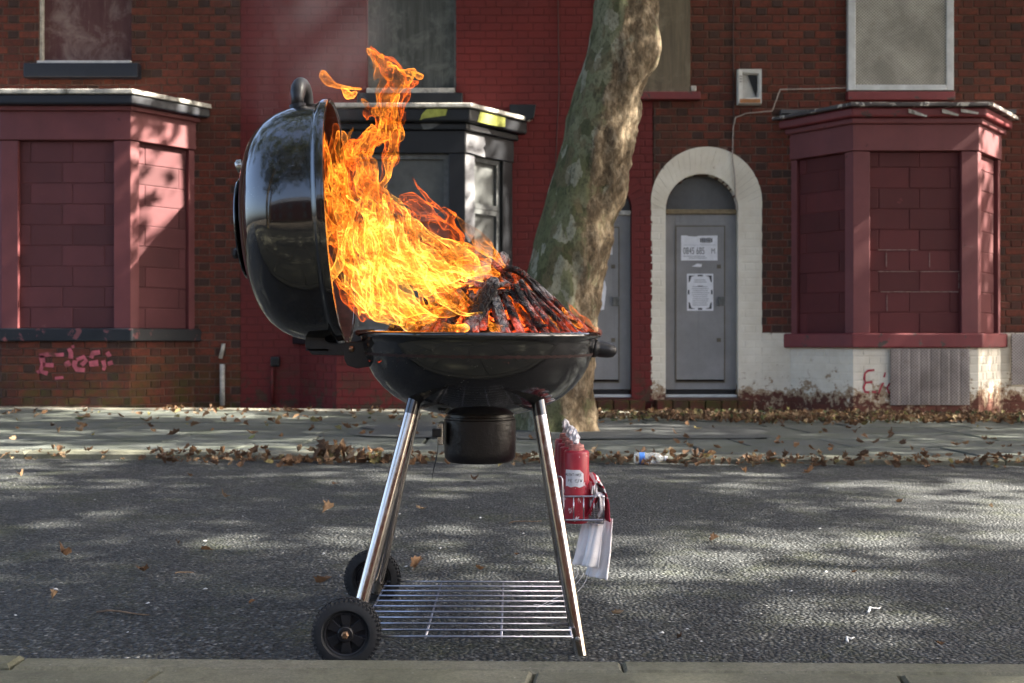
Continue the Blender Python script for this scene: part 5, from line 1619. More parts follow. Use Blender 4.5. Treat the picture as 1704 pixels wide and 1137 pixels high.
GLYPH = {'E': [[(1, 1), (0, 1), (0, 0), (1, 0)], [(0, .52), (.8, .52)]], 'N': [[(0, 0), (0, 1), (.8, 0), (.8, 1)]], 'T': [[(0, 1), (1, 1)], [(.5, 1), (.5, 0)]], 'I': [[(.4, 0), (.4, 1)]], 'S': [[(.8, .9), (.3, 1), (0, .75), (.7, .35), (.5, 0), (0, .1)]],
         'P': [[(0, 0), (0, 1), (.7, .9), (.7, .5), (0, .45)]], '/': [[(0, -.3), (.7, 1.1)]], 'W': [[(0, 1), (.25, 0), (.5, .6), (.75, 0), (1, 1)]], 'V': [[(0, 1), (.4, 0), (.8, 1)]], 'A': [[(0, 0), (.4, 1), (.8, 0)], [(.2, .4), (.6, .4)]], 'L': [[(0, 1), (0, 0), (.7, 0)]], 'Y': [[(0, 1), (.4, .5), (.8, 1)], [(.4, .5), (.4, 0)]]}
def red_bottle(x, y, z, lab, h=.156, r=.0275, paper=True, label=False):
    b = empty('sauce_bottle', (x, y, z)); tag(b, lab, 'bottle', 'red bottles in the side basket')
    Mx = Matrix.Translation((x, y, z))
    MB().lathe([(0, .001), (r * .85, 0), (r * .97, .005), (r, .012), (r, h - .006), (r * .97, h - .002), (r * .9, h), (r * .62, h + .001)], 40, Mx).build('bottle_body', M['redbottle'], b, smooth=50)
    MB().lathe([(r * .64, h), (r * .64, h + .004), (r * .58, h + .005), (r * .60, h + .010), (r * .56, h + .013), (r * .3, h + .014), (0, h + .014)], 28, Mx).build('neck', M['neck'], b, smooth=50)
    if paper:   # screwed-up tissue in the neck
        mb = MB(); rr = random.Random(int(y * 1000)); n = 9; rings = [(.004, .012), (.0075, .018), (.006, .024), (.0085, .030), (.007, .038), (.004, .044), (.001, .048)]
        v = []
        for (q, hh) in rings:
            for k in range(n):
                a = 2 * math.pi * k / n; m_ = q * rr.uniform(.55, 1.4)
                v.append((x + m_ * math.cos(a) - (hh - .012) * .12, y + m_ * math.sin(a), z + h + hh + rr.uniform(-.003, .003)))
        f = [(i * n + k, i * n + (k + 1) % n, (i + 1) * n + (k + 1) % n, (i + 1) * n + k) for i in range(len(rings) - 1) for k in range(n)]
        mb.add(v, f); mb.build('tissue_plug', M['tissue'], b)
    if label:
        rl = r + .0007
        def on(u, w, e=0): a = R(-90) + u / rl; return (x + (rl + e) * math.cos(a), y + (rl + e) * math.sin(a), z + w)
        mb = MB(); n = 14; u0, u1, w0, w1 = -.0285, .0145, .080, .1165
        v = []; f = []
        for k in range(n + 1):
            u = u0 + (u1 - u0) * k / n
            top = w1 - (0 if k < n - 3 else .0028 * (k - n + 3))
            v += [on(u, w0 + .0012 * math.sin(k)), on(u, top)]
        f = [(2 * k, 2 * k + 2, 2 * k + 3, 2 * k + 1) for k in range(n)]
        mb.add(v, f); lb = mb.build('paper_label', M['paper'], b, smooth=True)
        # handwriting on the label
        ink = MB()
        def write(txt, u, w, s, gap):
            for ch in txt:
                if ch == ' ': u += gap; continue
                for st in GLYPH[ch]:
                    pts = [(u + a * s * .72 + rnd.uniform(-.0002, .0002), w + c * s + rnd.uniform(-.0002, .0002)) for a, c in st]
                    q = []
                    for i in range(len(pts) - 1):
                        q += [((pts[i][0] * (1 - t) + pts[i + 1][0] * t), (pts[i][1] * (1 - t) + pts[i + 1][1] * t)) for t in (0, .5)]
                    q.append(pts[-1])
                    ink.tube([Vector(on(a, c, .0002)) for a, c in q], .00038, 5)
                u += gap
        write('VALENTINES', -.0350 + .0035, .1035, .0052, .0042)
        write('PE E/W', -.0205, .0905, .0060, .0054)
        ink.build('handwriting', M['pen'], lb)
    return b
bzf = ZF + .002
red_bottle(.1400, 2.428, bzf, 'front red bottle with handwritten paper label in the wire basket', label=True)
red_bottle(.1345, 2.490, bzf, 'second red bottle from the front in the wire basket', h=.158)
red_bottle(.1310, 2.549, bzf, 'third red bottle from the front in the wire basket', h=.160)
red_bottle(.1275, 2.608, bzf, 'rearmost red bottle in the wire basket', h=.165)

# ------------------------------------------------------------------ striped towel over the basket rim
def m_towel():
    m = new_mat('striped_towel'); t = NT(m); u = t.attr('band'); p = t.pos('w')
    f = t.noise(p, 300, 3); n = t.noise(p, 25, 4)
    s = t.math('FRACT', t.math('MULTIPLY', u, 1.0))
    k = t.ramp(s, [(.0, 0), (.02, 1), (.42, 1), (.44, 0)], 'LINEAR')
    c = t.mix(k, (.84, .82, .82), (.40, .02, .045))
    c = t.mix(t.ramp(n, [(.3, .15), (.7, 0)]), c, (.4, .3, .3))
    t.set(color=c, rough=.95, spec=.1, normal=t.bump(f, .4, .001)); return m
M['towel'] = m_towel()
def cloth(name, path, width_dir, wid, folds, seed, band, parent, th=.0025, nw=26, mat=None):
    "sheet that follows path (list of points) and has folds across its width"
    path = [Vector(p) for p in path]; pts = []
    for i in range(len(path) - 1):
        for k in range(6): pts.append(path[i].lerp(path[i + 1], k / 6))
    pts.append(path[-1]); n = len(pts); v = []; bd = []
    for i, p in enumerate(pts):
        tg = (pts[min(i + 1, n - 1)] - pts[max(i - 1, 0)]).normalized(); nrm = tg.cross(width_dir).normalized()
        for k in range(nw + 1):
            s = k / nw - .5
            a = folds * (math.sin(s * 9 + seed) + .5 * math.sin(s * 21 + i * .12 + seed)) * (.35 + .65 * i / n)
            v.append(p + width_dir * s * wid(i / n) + nrm * a); bd.append(band(i / n, s))
    f = [(i * (nw + 1) + k, i * (nw + 1) + k + 1, (i + 1) * (nw + 1) + k + 1, (i + 1) * (nw + 1) + k) for i in range(n - 1) for k in range(nw)]
    mb = MB(); mb.add(v, f); o = mb.build(name, mat or M['towel'], parent, smooth=True)
    at = o.data.attributes.new('band', 'FLOAT', 'POINT'); at.data.foreach_set('value', np.array(bd, dtype=np.float32))
    so = o.modifiers.new('thick', 'SOLIDIFY'); so.thickness = th
    return o
tw = empty('tea_towel', (.19, 2.5, .25)); tag(tw, 'red and white striped cloth bunched in the basket and hanging below it', 'cloth')
yv = Vector((0, 1, 0))
cloth('bunched_part', [(.171, 2.50, .275), (.172, 2.50, .310), (.176, 2.50, .340), (.184, 2.50, .347), (.193, 2.50, .338), (.199, 2.50, .322), (.2035, 2.50, .300), (.2045, 2.50, .262)], yv, lambda t: .20, .0035, 0.4, lambda t, s: t * 7.3 if t < .75 else .1, tw)
cloth('inner_fold', [(.166, 2.43, .272), (.178, 2.415, .300), (.186, 2.41, .322), (.193, 2.412, .318), (.196, 2.42, .285), (.190, 2.43, .272)], Vector((.25, .97, 0)).normalized(), lambda t: .05, .003, 1.4, lambda t, s: .2 if t < .35 else .7, tw)
cloth('hanging_part', [(.2035, 2.47, .262), (.199, 2.455, .235), (.194, 2.445, .19), (.187, 2.44, .15), (.1845, 2.44, .135)], Vector((.62, -.78, 0)).normalized(), lambda t: .058 + .018 * t, .0085, 2.0, lambda t, s: .7, tw)
cloth('hanging_part', [(.176, 2.45, .252), (.170, 2.44, .22), (.163, 2.43, .185), (.158, 2.43, .162)], Vector((.8, -.6, 0)).normalized(), lambda t: .048 + .016 * t, .0075, .3, lambda t, s: .7, tw)
mb = MB()
for (a, b, c) in (((953, 935), (962, 955), (950, 975)), ((972, 952), (962, 968), (950, 982)), ((978, 955), (970, 975), (958, 988)), ((945, 985), (915, 1000), (893, 1012)), ((930, 1000), (905, 1008), (888, 1006))):
    q = [P(*a, 2.43), P(*b, 2.42), P(*c, 2.41)]
    mb.tube([q[0], q[0].lerp(q[1], .5) + Vector((.002, 0, 0)), q[1], q[1].lerp(q[2], .5), q[2]], .0005, 5)
o = mb.build('loose_threads', M['tissue'], tw)
# ------------------------------------------------------------------ burning wood
def m_char():
    m = new_mat('charred_wood'); t = NT(m); p = t.pos('o'); pw = t.pos('w'); glow = t.attr('glow')
    cr = t.vor(t.mix(.12, t.pos('o', (62, 85, 85)), t.noise(pw, 30, 3, .6, 0, 1)), 1.0, 'DISTANCE_TO_EDGE'); n = t.noise(pw, 45, 5, .7); n2 = t.noise(pw, 14, 4, .6); f = t.noise(pw, 180, 4, .7)
    c = t.mix(t.ramp(n, [(.35, 0), (.7, 1)]), (.006, .005, .005), (.026, .023, .022))
    c = t.mix(t.ramp(t.math('ADD', n2, t.math('MULTIPLY', f, .30)), [(.66, 0), (.78, .8)]), c, (.26, .245, .24))
    edge = t.ramp(cr, [(.02, 1), (.09, 0)])
    c = t.mix(t.math('MULTIPLY', edge, t.ramp(n2, [(.50, 0), (.62, .7)])), c, (.30, .28, .27))
    g = t.math('MULTIPLY', glow, t.math('ADD', t.ramp(n2, [(.42, 0), (.60, 1)]), t.math('MULTIPLY', edge, .5)))
    h = t.math('ADD', t.ramp(cr, [(0, 0), (.16, 1)]), t.math('MULTIPLY', n, .5))
    t.set(color=c, rough=.75, spec=.35, normal=t.bump(h, .8, .004), **{'Emission Color': (1.0, .085, .018), 'Emission Strength': t.math('MULTIPLY', g, .38)})
    return m
M['char'] = m_char()
def m_ember():
    m = new_mat('embers'); t = NT(m); pw = t.pos('w'); n = t.noise(pw, 38, 5, .7, .5); v = t.vor(pw, 60)
    k = t.ramp(t.math('SUBTRACT', n, t.math('MULTIPLY', v, .35)), [(.28, 0), (.55, 1)])
    col = t.ramp(k, [(0, (.3, .01, .004)), (.5, (1, .08, .012)), (1, (1, .30, .05))])
    t.set(color=(.02, .012, .01), rough=.9, normal=t.bump(n, .8, .01), **{'Emission Color': col, 'Emission Strength': t.math('MULTIPLY', k, .45)})
    return m
M['ember'] = m_ember()
def heap_z(x, y):
    "top of the fuel heap above the rim, in metres"
    dx, dy = x - (KX + .045), y - KY
    r = math.hypot(dx / (1.0 if dx > 0 else 1.25), dy)
    return KZ - .03 + .165 * max(0, 1 - r / .235) ** .95
mb = MB(); n = 44
for i in range(n + 1):
    for k in range(n + 1):
        x = KX + (-1 + 2 * i / n) * .25; y = KY + (-1 + 2 * k / n) * .25
        q = math.hypot(x - KX, y - KY)
        if q > .25: x = KX + (x - KX) * .25 / q; y = KY + (y - KY) * .25 / q
        mb.v.append((x, y, heap_z(x, y) - .030 + .016 * float(fbm(np.array([x * 26, y * 26, 3.0]), 3))))
for i in range(n):
    for k in range(n): mb.f.append((i * (n + 1) + k, (i + 1) * (n + 1) + k, (i + 1) * (n + 1) + k + 1, i * (n + 1) + k + 1))
mb.t = [.5] * len(mb.f)
eb = mb.build('ember_bed', M['ember'], smooth=True); tag(eb, 'glowing red ember bed under the sticks in the bowl', 'embers', kind='stuff')
def stick(a, b, w, h, seed, label, group=None, glow=.4, bend=.0):
    "charred split stick: irregular square section with cracks, tapered and slightly bent"
    r = random.Random(seed); a, b = Vector(a), Vector(b); L = (b - a).length
    d = (b - a).normalized(); s = d.cross(Vector((0, 0, 1))).normalized(); u = s.cross(d)
    nr, ns = 15, 10; v = []
    bs, bu = r.uniform(-1, 1) * bend, r.uniform(-1, 1) * bend; tw0 = r.uniform(-.4, .4)
    sec = []
    for k in range(ns):
        an = 2 * math.pi * k / ns; q = (abs(math.cos(an)) ** 4 + abs(math.sin(an)) ** 4) ** (-.25)
        sec.append((an, q * r.uniform(.82, 1.1)))
    for i in range(nr):
        t = i / (nr - 1); c = (t - .5) * L
        e = 1 - .30 * abs(2 * t - 1) ** 5
        off = s * bs * (1 - (2 * t - 1) ** 2) + u * bu * (1 - (2 * t - 1) ** 2)
        for (an, q) in sec:
            m = q * e * (1 + r.uniform(-.10, .10))
            an2 = an + tw0 * (t - .5)
            p = (c + r.uniform(-.003, .003), math.cos(an2) * w / 2 * m, math.sin(an2) * h / 2 * m)
            v.append((p, off))
    me = bpy.data.meshes.new('charred_stick')
    verts = [(p[0], p[1] + o_.dot(s), p[2] + o_.dot(u)) for p, o_ in v]
    f = [(i * ns + k, i * ns + (k + 1) % ns, (i + 1) * ns + (k + 1) % ns, (i + 1) * ns + k) for i in range(nr - 1) for k in range(ns)]
    f += [tuple(range(ns))[::-1], tuple(range((nr - 1) * ns, nr * ns))]
    me.from_pydata(verts, [], f); me.materials.append(M['char'])
    at = me.attributes.new('glow', 'FLOAT', 'POINT')
    at.data.foreach_set('value', [max(0, glow * .5 * (.9 - 1.1 * (i // ns) / nr) + r.uniform(-.3, .05)) for i in range(nr * ns)])
    o = bpy.data.objects.new('charred_stick', me); COL.objects.link(o)
    mt = Matrix((d, s, u)).transposed().to_4x4(); mt.translation = (a + b) / 2
    o.matrix_world = mt
    tag(o, label, 'stick', group or 'burning sticks in the kettle')
    return o
PK = P(838, 440, 2.5)
def hp_(ang, rad, lift=0.0):
    x = KX + math.cos(ang) * rad; y = KY + math.sin(ang) * rad
    return Vector((x, y, heap_z(x, y) + lift))
# placed after the photograph: (start pixel, end pixel, depths, width)
named = [((782, 556), (822, 466), 2.32, 2.40, .040, .030, 'thick grey crackled log standing at the front of the fire', .15),
         ((842, 556), (822, 492), 2.31, 2.38, .024, .022, 'dark upright stick just right of the grey log', .2),
         ((790, 474), (850, 474), 2.40, 2.41, .016, .014, 'short ashy stick lying across the heap near its top', .3),
         ((800, 490), (846, 484), 2.38, 2.40, .014, .012, 'small ashy stick below the one lying across the heap', .3),
         ((826, 452), (838, 424), 2.46, 2.49, .030, .030, 'stubby burnt log end at the top of the heap', .5),
         ((650, 552), (712, 505), 2.42, 2.46, .030, .026, 'dark plank leaning within the flames at the left of the bowl', .1),
         ((728, 556), (760, 515), 2.33, 2.40, .028, .024, 'charred chunk low in the flames at the front of the bowl', .4)]
for i, (p0, p1, d0, d1, w, h, lab, gl) in enumerate(named):
    stick(P(*p0, d0), P(*p1, d1), w, h, 300 + i, lab, None, gl)
for i, (p0, p1, d0, d1, w) in enumerate([((848, 556), (818, 482), 2.30, 2.40, .013), ((868, 556), (838, 488), 2.30, 2.40, .018), ((892, 556), (846, 480), 2.31, 2.41, .016), ((910, 556), (858, 474), 2.32, 2.41, .019), ((930, 556), (866, 466), 2.33, 2.42, .017), ((948, 556), (880, 492), 2.36, 2.42, .015), ((962, 554), (876, 464), 2.38, 2.44, .019), ((975, 553), (886, 476), 2.43, 2.45, .016), ((980, 552), (868, 452), 2.47, 2.49, .018), ((986, 551), (900, 492), 2.53, 2.50, .014), ((880, 466), (838, 446), 2.46, 2.46, .018), ((872, 484), (830, 462), 2.40, 2.44, .014), ((916, 520), (870, 480), 2.40, 2.42, .013), ((900, 540), (862, 500), 2.34, 2.37, .014)]):
    w *= rnd.uniform(.75, 1.0)
    stick(P(*p0, d0), P(*p1, d1), w, w * rnd.uniform(.8, 1.1), 400 + i, ORD[i] + ' thin charred stick in the fan down the right of the heap', 'fanned sticks on the right of the heap', rnd.uniform(.2, .8), .008)
for i in range(16):
    ang = rnd.uniform(.6, 5.6); r0 = rnd.uniform(.17, .225)
    a = hp_(ang, r0, .0); b = hp_(ang + rnd.uniform(-.5, .5), r0 * rnd.uniform(.15, .45), .004)
    w = rnd.uniform(.014, .026)
    stick(a, b, w, w * .85, 500 + i, 'charred stick half hidden in the flames of the heap', 'sticks inside the flames', rnd.uniform(.2, .8), .006)

for i in range(34):      # small shards lying between the sticks
    ang = rnd.uniform(-1.9, .6); r0 = rnd.uniform(.05, .22)
    c0 = hp_(ang, r0, .006); v_ = Vector((rnd.gauss(0, 1), rnd.gauss(0, 1), rnd.gauss(-.1, .4))).normalized() * rnd.uniform(.012, .026)
    w = rnd.uniform(.008, .015)
    stick(c0 - v_, c0 + v_, w, w * .8, 700 + i, 'small charred shard lying between the fanned sticks', 'charred shards on the heap', rnd.uniform(.1, .6), .003)

# ------------------------------------------------------------------ flames
def surface_nets(Fd, org, h):
    "iso-surface Fd = 0 on a regular grid (dual method), returns verts, quads"
    s = Fd > 0
    nx, ny, nz_ = Fd.shape
    corners = [(i, j, k) for i in (0, 1) for j in (0, 1) for k in (0, 1)]
    cs = [s[i:nx - 1 + i, j:ny - 1 + j, k:nz_ - 1 + k] for i, j, k in corners]
    cnt = sum(c.astype(np.int8) for c in cs)
    act = (cnt > 0) & (cnt < 8)
    ii = np.argwhere(act)
    idx = -np.ones(act.shape, dtype=np.int64); idx[act] = np.arange(len(ii))
    pos = np.zeros((len(ii), 3)); num = np.zeros(len(ii))
    for a in range(8):
        for b in range(a + 1, 8):
            ca, cb = np.array(corners[a]), np.array(corners[b])
            if np.abs(ca - cb).sum() != 1: continue
            fa = Fd[tuple((ii + ca).T)]; fb = Fd[tuple((ii + cb).T)]
            m = (fa > 0) != (fb > 0)
            t = np.where(m, fa / np.where(m, fa - fb, 1), 0)
            pos += np.where(m[:, None], ca + t[:, None] * (cb - ca), 0); num += m
    pos = (ii + pos / num[:, None]) * h + org
    quads = []
    for ax in range(3):
        sl0 = [slice(None)] * 3; sl1 = [slice(None)] * 3
        sl0[ax] = slice(0, -1); sl1[ax] = slice(1, None)
        ch = s[tuple(sl0)] != s[tuple(sl1)]
        e = np.argwhere(ch)
        b, c = [q for q in range(3) if q != ax]
        ok = (e[:, b] > 0) & (e[:, c] > 0) & (e[:, b] < Fd.shape[b] - 1) & (e[:, c] < Fd.shape[c] - 1)
        e = e[ok]
        def cell(db, dc):
            q = e.copy(); q[:, b] -= db; q[:, c] -= dc; return idx[tuple(q.T)]
        quads.append(np.stack([cell(1, 1), cell(0, 1), cell(0, 0), cell(1, 0)], 1))
    return pos, np.concatenate(quads)

def px2(px, py, dy=0.0):
    p = P(px, py, 2.5); return np.array([p.x, 2.5 + dy, p.z])
def m_flame(name, col, edge, face, power=2.0, nsc=16):
    "thin glowing sheet: like a real flame front it is brightest where it is seen edge-on"
    m = new_mat(name); t = NT(m); t.n.remove(t.b)
    lw = t.node('ShaderNodeLayerWeight'); lw.inputs[0].default_value = .5
    tn = t.attr('heat')
    k = t.math('POWER', lw.outputs['Facing'], power)
    st = t.math('ADD', t.math('MULTIPLY', k, edge), face)
    wisp = t.noise(t.pos('w', (7, 16, 26), (0, R(28), 0)), 1.0, 3, .6, .8)
    n = t.noise(t.pos('w'), nsc, 2, .5)
    st = t.math('MULTIPLY', st, t.math('ADD', t.math('MULTIPLY', tn, 1.0), .15))
    st = t.math('MULTIPLY', st, t.math('MULTIPLY', t.ramp(n, [(.32, .15), (.66, 1.4)]), t.ramp(wisp, [(.36, .12), (.62, 1.6)])))
    em = t.node('ShaderNodeEmission'); em.inputs[0].default_value = (*col, 1); t.link(st, em.inputs[1])
    tr = t.node('ShaderNodeBsdfTransparent'); tr.inputs[0].default_value = (.90, .88, .86, 1); ad = t.node('ShaderNodeAddShader')
    t.link(em.outputs[0], ad.inputs[0]); t.link(tr.outputs[0], ad.inputs[1]); t.link(ad.outputs[0], t.out.inputs[0])
    return m
SPINES = {
 'flame_body': [
  [(850, 448, 0, .020), (800, 440, 0, .036), (745, 440, 0, .062), (680, 425, 0, .092), (615, 400, 0, .092), (575, 370, 0, .070), (552, 330, 0, .048), (545, 290, 0, .040), (552, 250, 0, .036), (572, 222, 0, .026), (592, 205, 0, .018), (602, 190, 0, .006)],
  [(815, 530, -.02, .040), (745, 518, -.02, .056), (670, 500, 0, .075), (612, 470, 0, .065), (560, 430, 0, .050), (545, 380, 0, .040)],
  [(640, 380, 0, .055), (600, 335, 0, .040), (580, 285, 0, .026), (585, 255, 0, .010)],
  [(760, 450, 0, .055), (720, 392, .0, .040), (708, 352, 0, .026), (688, 330, 0, .018), (664, 328, 0, .012), (650, 335, 0, .004)],
  [(800, 450, 0, .030), (762, 412, 0, .022), (750, 385, 0, .017), (762, 362, 0, .017), (744, 350, 0, .010), (730, 354, 0, .004)],
  [(640, 520, -.03, .045), (598, 532, -.03, .018), (573, 512, -.03, .006)]],
 'flame_plume': [
  [(640, 330, 0, .016), (612, 300, 0, .026), (606, 262, 0, .024), (628, 232, 0, .026), (650, 205, 0, .030), (654, 165, 0, .030), (662, 135, 0, .026), (640, 108, 0, .018), (614, 84, 0, .005)],
  [(655, 140, 0, .020), (676, 128, 0, .014), (694, 124, 0, .006)],
  [(655, 190, 0, .018), (656, 235, 0, .018), (650, 285, 0, .014), (636, 312, 0, .008)],
  [(640, 190, 0, .016), (618, 188, 0, .008)]],
 'spilled_flame': [[(700, 550, -.215, .010), (735, 556, -.225, .012), (768, 556, -.23, .010), (780, 548, -.22, .006)]],
 'ember_flame': [
  [(994, 553, -.05, .006), (972, 545, -.08, .010), (955, 530, -.08, .007), (942, 512, -.08, .002)],
  [(930, 552, -.12, .008), (918, 528, -.09, .008), (908, 500, -.07, .002)],
  [(872, 540, -.15, .010), (858, 518, -.13, .009), (848, 492, -.1, .002)],
  [(824, 548, -.18, .010), (812, 525, -.15, .009), (816, 500, -.14, .002)],
  [(890, 470, .0, .010), (862, 448, 0, .011), (836, 426, 0, .003)],
  [(905, 545, -.13, .007), (892, 520, -.1, .007), (880, 496, -.09, .002)],
  [(846, 480, -.1, .008), (826, 462, -.08, .009), (800, 448, -.06, .003)],
  [(960, 548, -.09, .006), (946, 530, -.08, .007), (932, 508, -.07, .002)]],
 'flame_lick': [[(537, 123, 0, .007), (548, 135, 0, .0075), (560, 143, 0, .004), (578, 147, 0, .003), (602, 151, 0, .002)], [(564, 150, .01, .003), (573, 157, .01, .008), (582, 158, .01, .006), (588, 153, .01, .003)], [(684, 120, 0, .003), (694, 126, 0, .006), (699, 124, 0, .002)], [(506, 376, -.2, .004), (512, 382, -.2, .005), (517, 386, -.2, .002)], [(604, 165, 0, .003), (611, 172, 0, .004), (614, 180, 0, .002)]],
}
FLOW_H = np.array([-.88, 0, .475]); FLOW_V = np.array([.17, 0, .985])
def flame(name, spines, seed, h, amp, warp, level, mat, parent, ydep=1.1, stretch=2.6, hole=.0, freq=17.0, oct2=.22, swirl=False):
    pts = [np.array([[*px2(a, b, c), r] for a, b, c, r in sp_]) for sp_ in spines]
    allp = np.concatenate(pts)
    pad = .055 if amp > .2 else .03
    lo = (allp[:, :3] - allp[:, 3:4] * np.array([1, ydep, 1])).min(0) - pad; hi = (allp[:, :3] + allp[:, 3:4] * np.array([1, ydep, 1])).max(0) + pad
    dims = np.ceil((hi - lo) / h).astype(int) + 1
    G = np.stack(np.meshgrid(*[lo[k] + h * np.arange(dims[k]) for k in range(3)], indexing='ij'), -1)
    G = G.reshape(-1, 3)
    def blob(Q, grow=2.2):
        f = np.full(len(Q), 9.0)
        for sp_ in pts:
            for i in range(len(sp_) - 1):
                a, b = sp_[i, :3], sp_[i + 1, :3]; d = b - a; rm = max(sp_[i, 3], sp_[i + 1, 3]) * grow
                m = np.nonzero((np.abs(Q[:, 0] - (a[0] + b[0]) / 2) < abs(d[0]) / 2 + rm) & (np.abs(Q[:, 2] - (a[2] + b[2]) / 2) < abs(d[2]) / 2 + rm) & (np.abs(Q[:, 1] - (a[1] + b[1]) / 2) < abs(d[1]) / 2 + rm * ydep))[0]
                if not len(m): continue
                q = Q[m]
                t = np.clip(((q - a) @ d) / (d @ d), 0, 1)
                r = sp_[i, 3] + (sp_[i + 1, 3] - sp_[i, 3]) * t
                e = q - (a + t[:, None] * d); e[:, 1] /= ydep
                f[m] = np.minimum(f[m], np.sqrt((e ** 2).sum(-1)) / r)
        return f
    # only the neighbourhood of the flame is worked out
    step = [slice(None, None, 3)] * 3
    G4 = G.reshape(*dims, 3)
    near_ = np.zeros(dims, dtype=bool)
    cg = G4[tuple(step)]; sh = cg.shape[:3]
    fc = np.full(cg.reshape(-1, 3).shape[0], 9.0); cq = cg.reshape(-1, 3)
    for sp_ in pts:
        for i in range(len(sp_) - 1):
            a, b = sp_[i, :3], sp_[i + 1, :3]; d = b - a
            t = np.clip(((cq - a) @ d) / (d @ d), 0, 1); r = sp_[i, 3] + (sp_[i + 1, 3] - sp_[i, 3]) * t
            e = cq - (a + t[:, None] * d); e[:, 1] /= ydep
            fc = np.minimum(fc, np.sqrt((e ** 2).sum(-1)) - r * (1.0 + amp * 1.5 + .15))
    nc = (fc < warp * 1.3 + h * 3).reshape(sh)
    near_ = np.repeat(np.repeat(np.repeat(nc, 3, 0), 3, 1), 3, 2)[:dims[0], :dims[1], :dims[2]].reshape(-1)
    G = G[near_]
    # domain warp: big slow swirl + fine curl
    Q = G.copy()
    q1 = G * 9 + seed; q2 = G * 24 + seed + 40
    for k in range(3):
        Q[:, k] += warp * 1.5 * pnoise(q1 + 13.7 * k) + warp * .6 * pnoise(q2 + 7.1 * k)
    f = 1 - blob(Q)
    # streaky noise, stretched along the flow
    def streak(fd, off):
        al = (Q @ fd)[:, None] * fd
        S = (Q - al) * freq + al * freq / stretch + seed * 1.7 + off
        return pnoise(S) + oct2 * pnoise(S * 2.1 + 5.5)
    wv = np.clip((-.30 - Q[:, 0]) / .10 + .5, 0, 1) if swirl else np.ones(len(Q))
    nz_ = streak(FLOW_V, 0.0) * wv + (streak(FLOW_H, 3.3) * (1 - wv) if swirl else 0)
    big = pnoise(Q * np.array([11.5, 2.5, 11.5]) + 77.7) + .4 * pnoise(Q * np.array([25, 5, 25]) + 31.7)
    v2 = f + amp * nz_ + hole * np.minimum(0, big) - level
    f2 = np.full(near_.shape, -1.0); f2[near_] = v2; f2 = f2.reshape(dims)
    f3 = np.full(near_.shape, -1.0); f3[near_] = f; f = f3.reshape(dims)
    pos, quads = surface_nets(f2, lo, h)
    me = bpy.data.meshes.new(name)
    me.from_pydata(pos.tolist(), [], quads.tolist())
    me.polygons.foreach_set('use_smooth', [True] * len(me.polygons))
    # heat: hotter deep in the fire and near the fuel
    gi = np.clip(((pos - lo) / h).astype(int), 0, dims - 1)
    heat = np.clip(.50 + .75 * f[tuple(gi.T)], .25, 1.3) * np.clip(1.15 - (pos[:, 2] - .75) * .55, .75, 1.1)
    at = me.attributes.new('heat', 'FLOAT', 'POINT'); at.data.foreach_set('value', heat.astype(np.float32))
    me.materials.append(mat); me.update()
    o = bpy.data.objects.new(name, me); COL.objects.link(o); o.parent = parent; o.location = -wloc(parent) if parent else (0, 0, 0)
    print('FLAME', name, len(quads))
    return o
def tongues(seed):
    "flame tongues that start on the wood, are blown left and turn upwards in the lid"
    r = random.Random(seed); out = []
    starts = []
    for k in range(20):       # along the top of the wood
        u = k / 19; starts.append((845 - 215 * u + r.uniform(-8, 8), 446 + 30 * u + r.uniform(-14, 14), r.uniform(-.05, .06), r.uniform(.7, 1)))
    for k in range(20):       # low, in front of the wood
        u = k / 19; starts.append((806 - 190 * u + r.uniform(-8, 8), 540 - 14 * u + r.uniform(-12, 8), r.uniform(-.17, -.06), r.uniform(.6, .95)))
    for k in range(18):       # middle of the fire
        u = k / 17; starts.append((740 - 165 * u + r.uniform(-10, 10), 470 - 60 * u + r.uniform(-28, 28), r.uniform(-.10, .10), r.uniform(.7, 1.1)))
    for k in range(11):        # inside the lid
        u = k / 10; starts.append((588 - 40 * r.random(), 470 - 170 * u + r.uniform(-10, 10), r.uniform(-.12, .12), r.uniform(.6, .9)))
    for (x, y, dy, g_) in starts:
        n_ = r.randint(9, 15); ph = r.uniform(0, 6.28); amp = r.uniform(.3, .75); st = r.uniform(11, 17) * g_
        path = []; r0 = r.uniform(.008, .0175) * g_
        for i in range(n_):
            t = i / (n_ - 1)
            w = min(1, max(0, (x - 560) / 150))            # 1 over the wood, 0 in the lid
            ang = math.radians(97 - 12 * (1 - w) + 60 * w) + amp * math.sin(ph + 4.2 * t + .02 * y)
            if x < 548: ang = min(ang, math.radians(84))
            rad = r0 * (.55 + 1.5 * t if t < .3 else 1.0 * (1 - (t - .3) / .7) ** .8 + .06)
            path.append((x, y, dy, max(.0025, rad)))
            x += math.cos(ang) * st; y -= math.sin(ang) * st; dy += r.uniform(-.006, .006)
            if y < 215 and x < 610: break
        if len(path) > 2: out.append(path)
    return out
fire = empty('fire', (KX, KY, KZ)); tag(fire, 'wind-blown orange and yellow flames sweeping from the sticks into the open lid', 'fire')
M['fl_out'] = m_flame('flame_outer', (1.0, .145, .012), 1.2, .06, 2.3, 13)
M['fl_in'] = m_flame('flame_inner', (1.0, .28, .025), 1.6, .12, 2.2, 15)
M['fl_core'] = m_flame('flame_core', (1.0, .44, .065), 2.3, .20, 2.4, 17)
B = SPINES['flame_body']
TG = tongues(4); TG2 = tongues(9)
flame('flame_body', TG + B[2:5], 1.0, .0040, .60, .017, -.10, M['fl_out'], fire, hole=.8, freq=34, swirl=True, stretch=4.5, oct2=.30)
flame('flame_body', TG2, 21.0, .0040, .60, .017, -.05, M['fl_in'], fire, hole=.7, freq=36, swirl=True, stretch=4.5, oct2=.30)
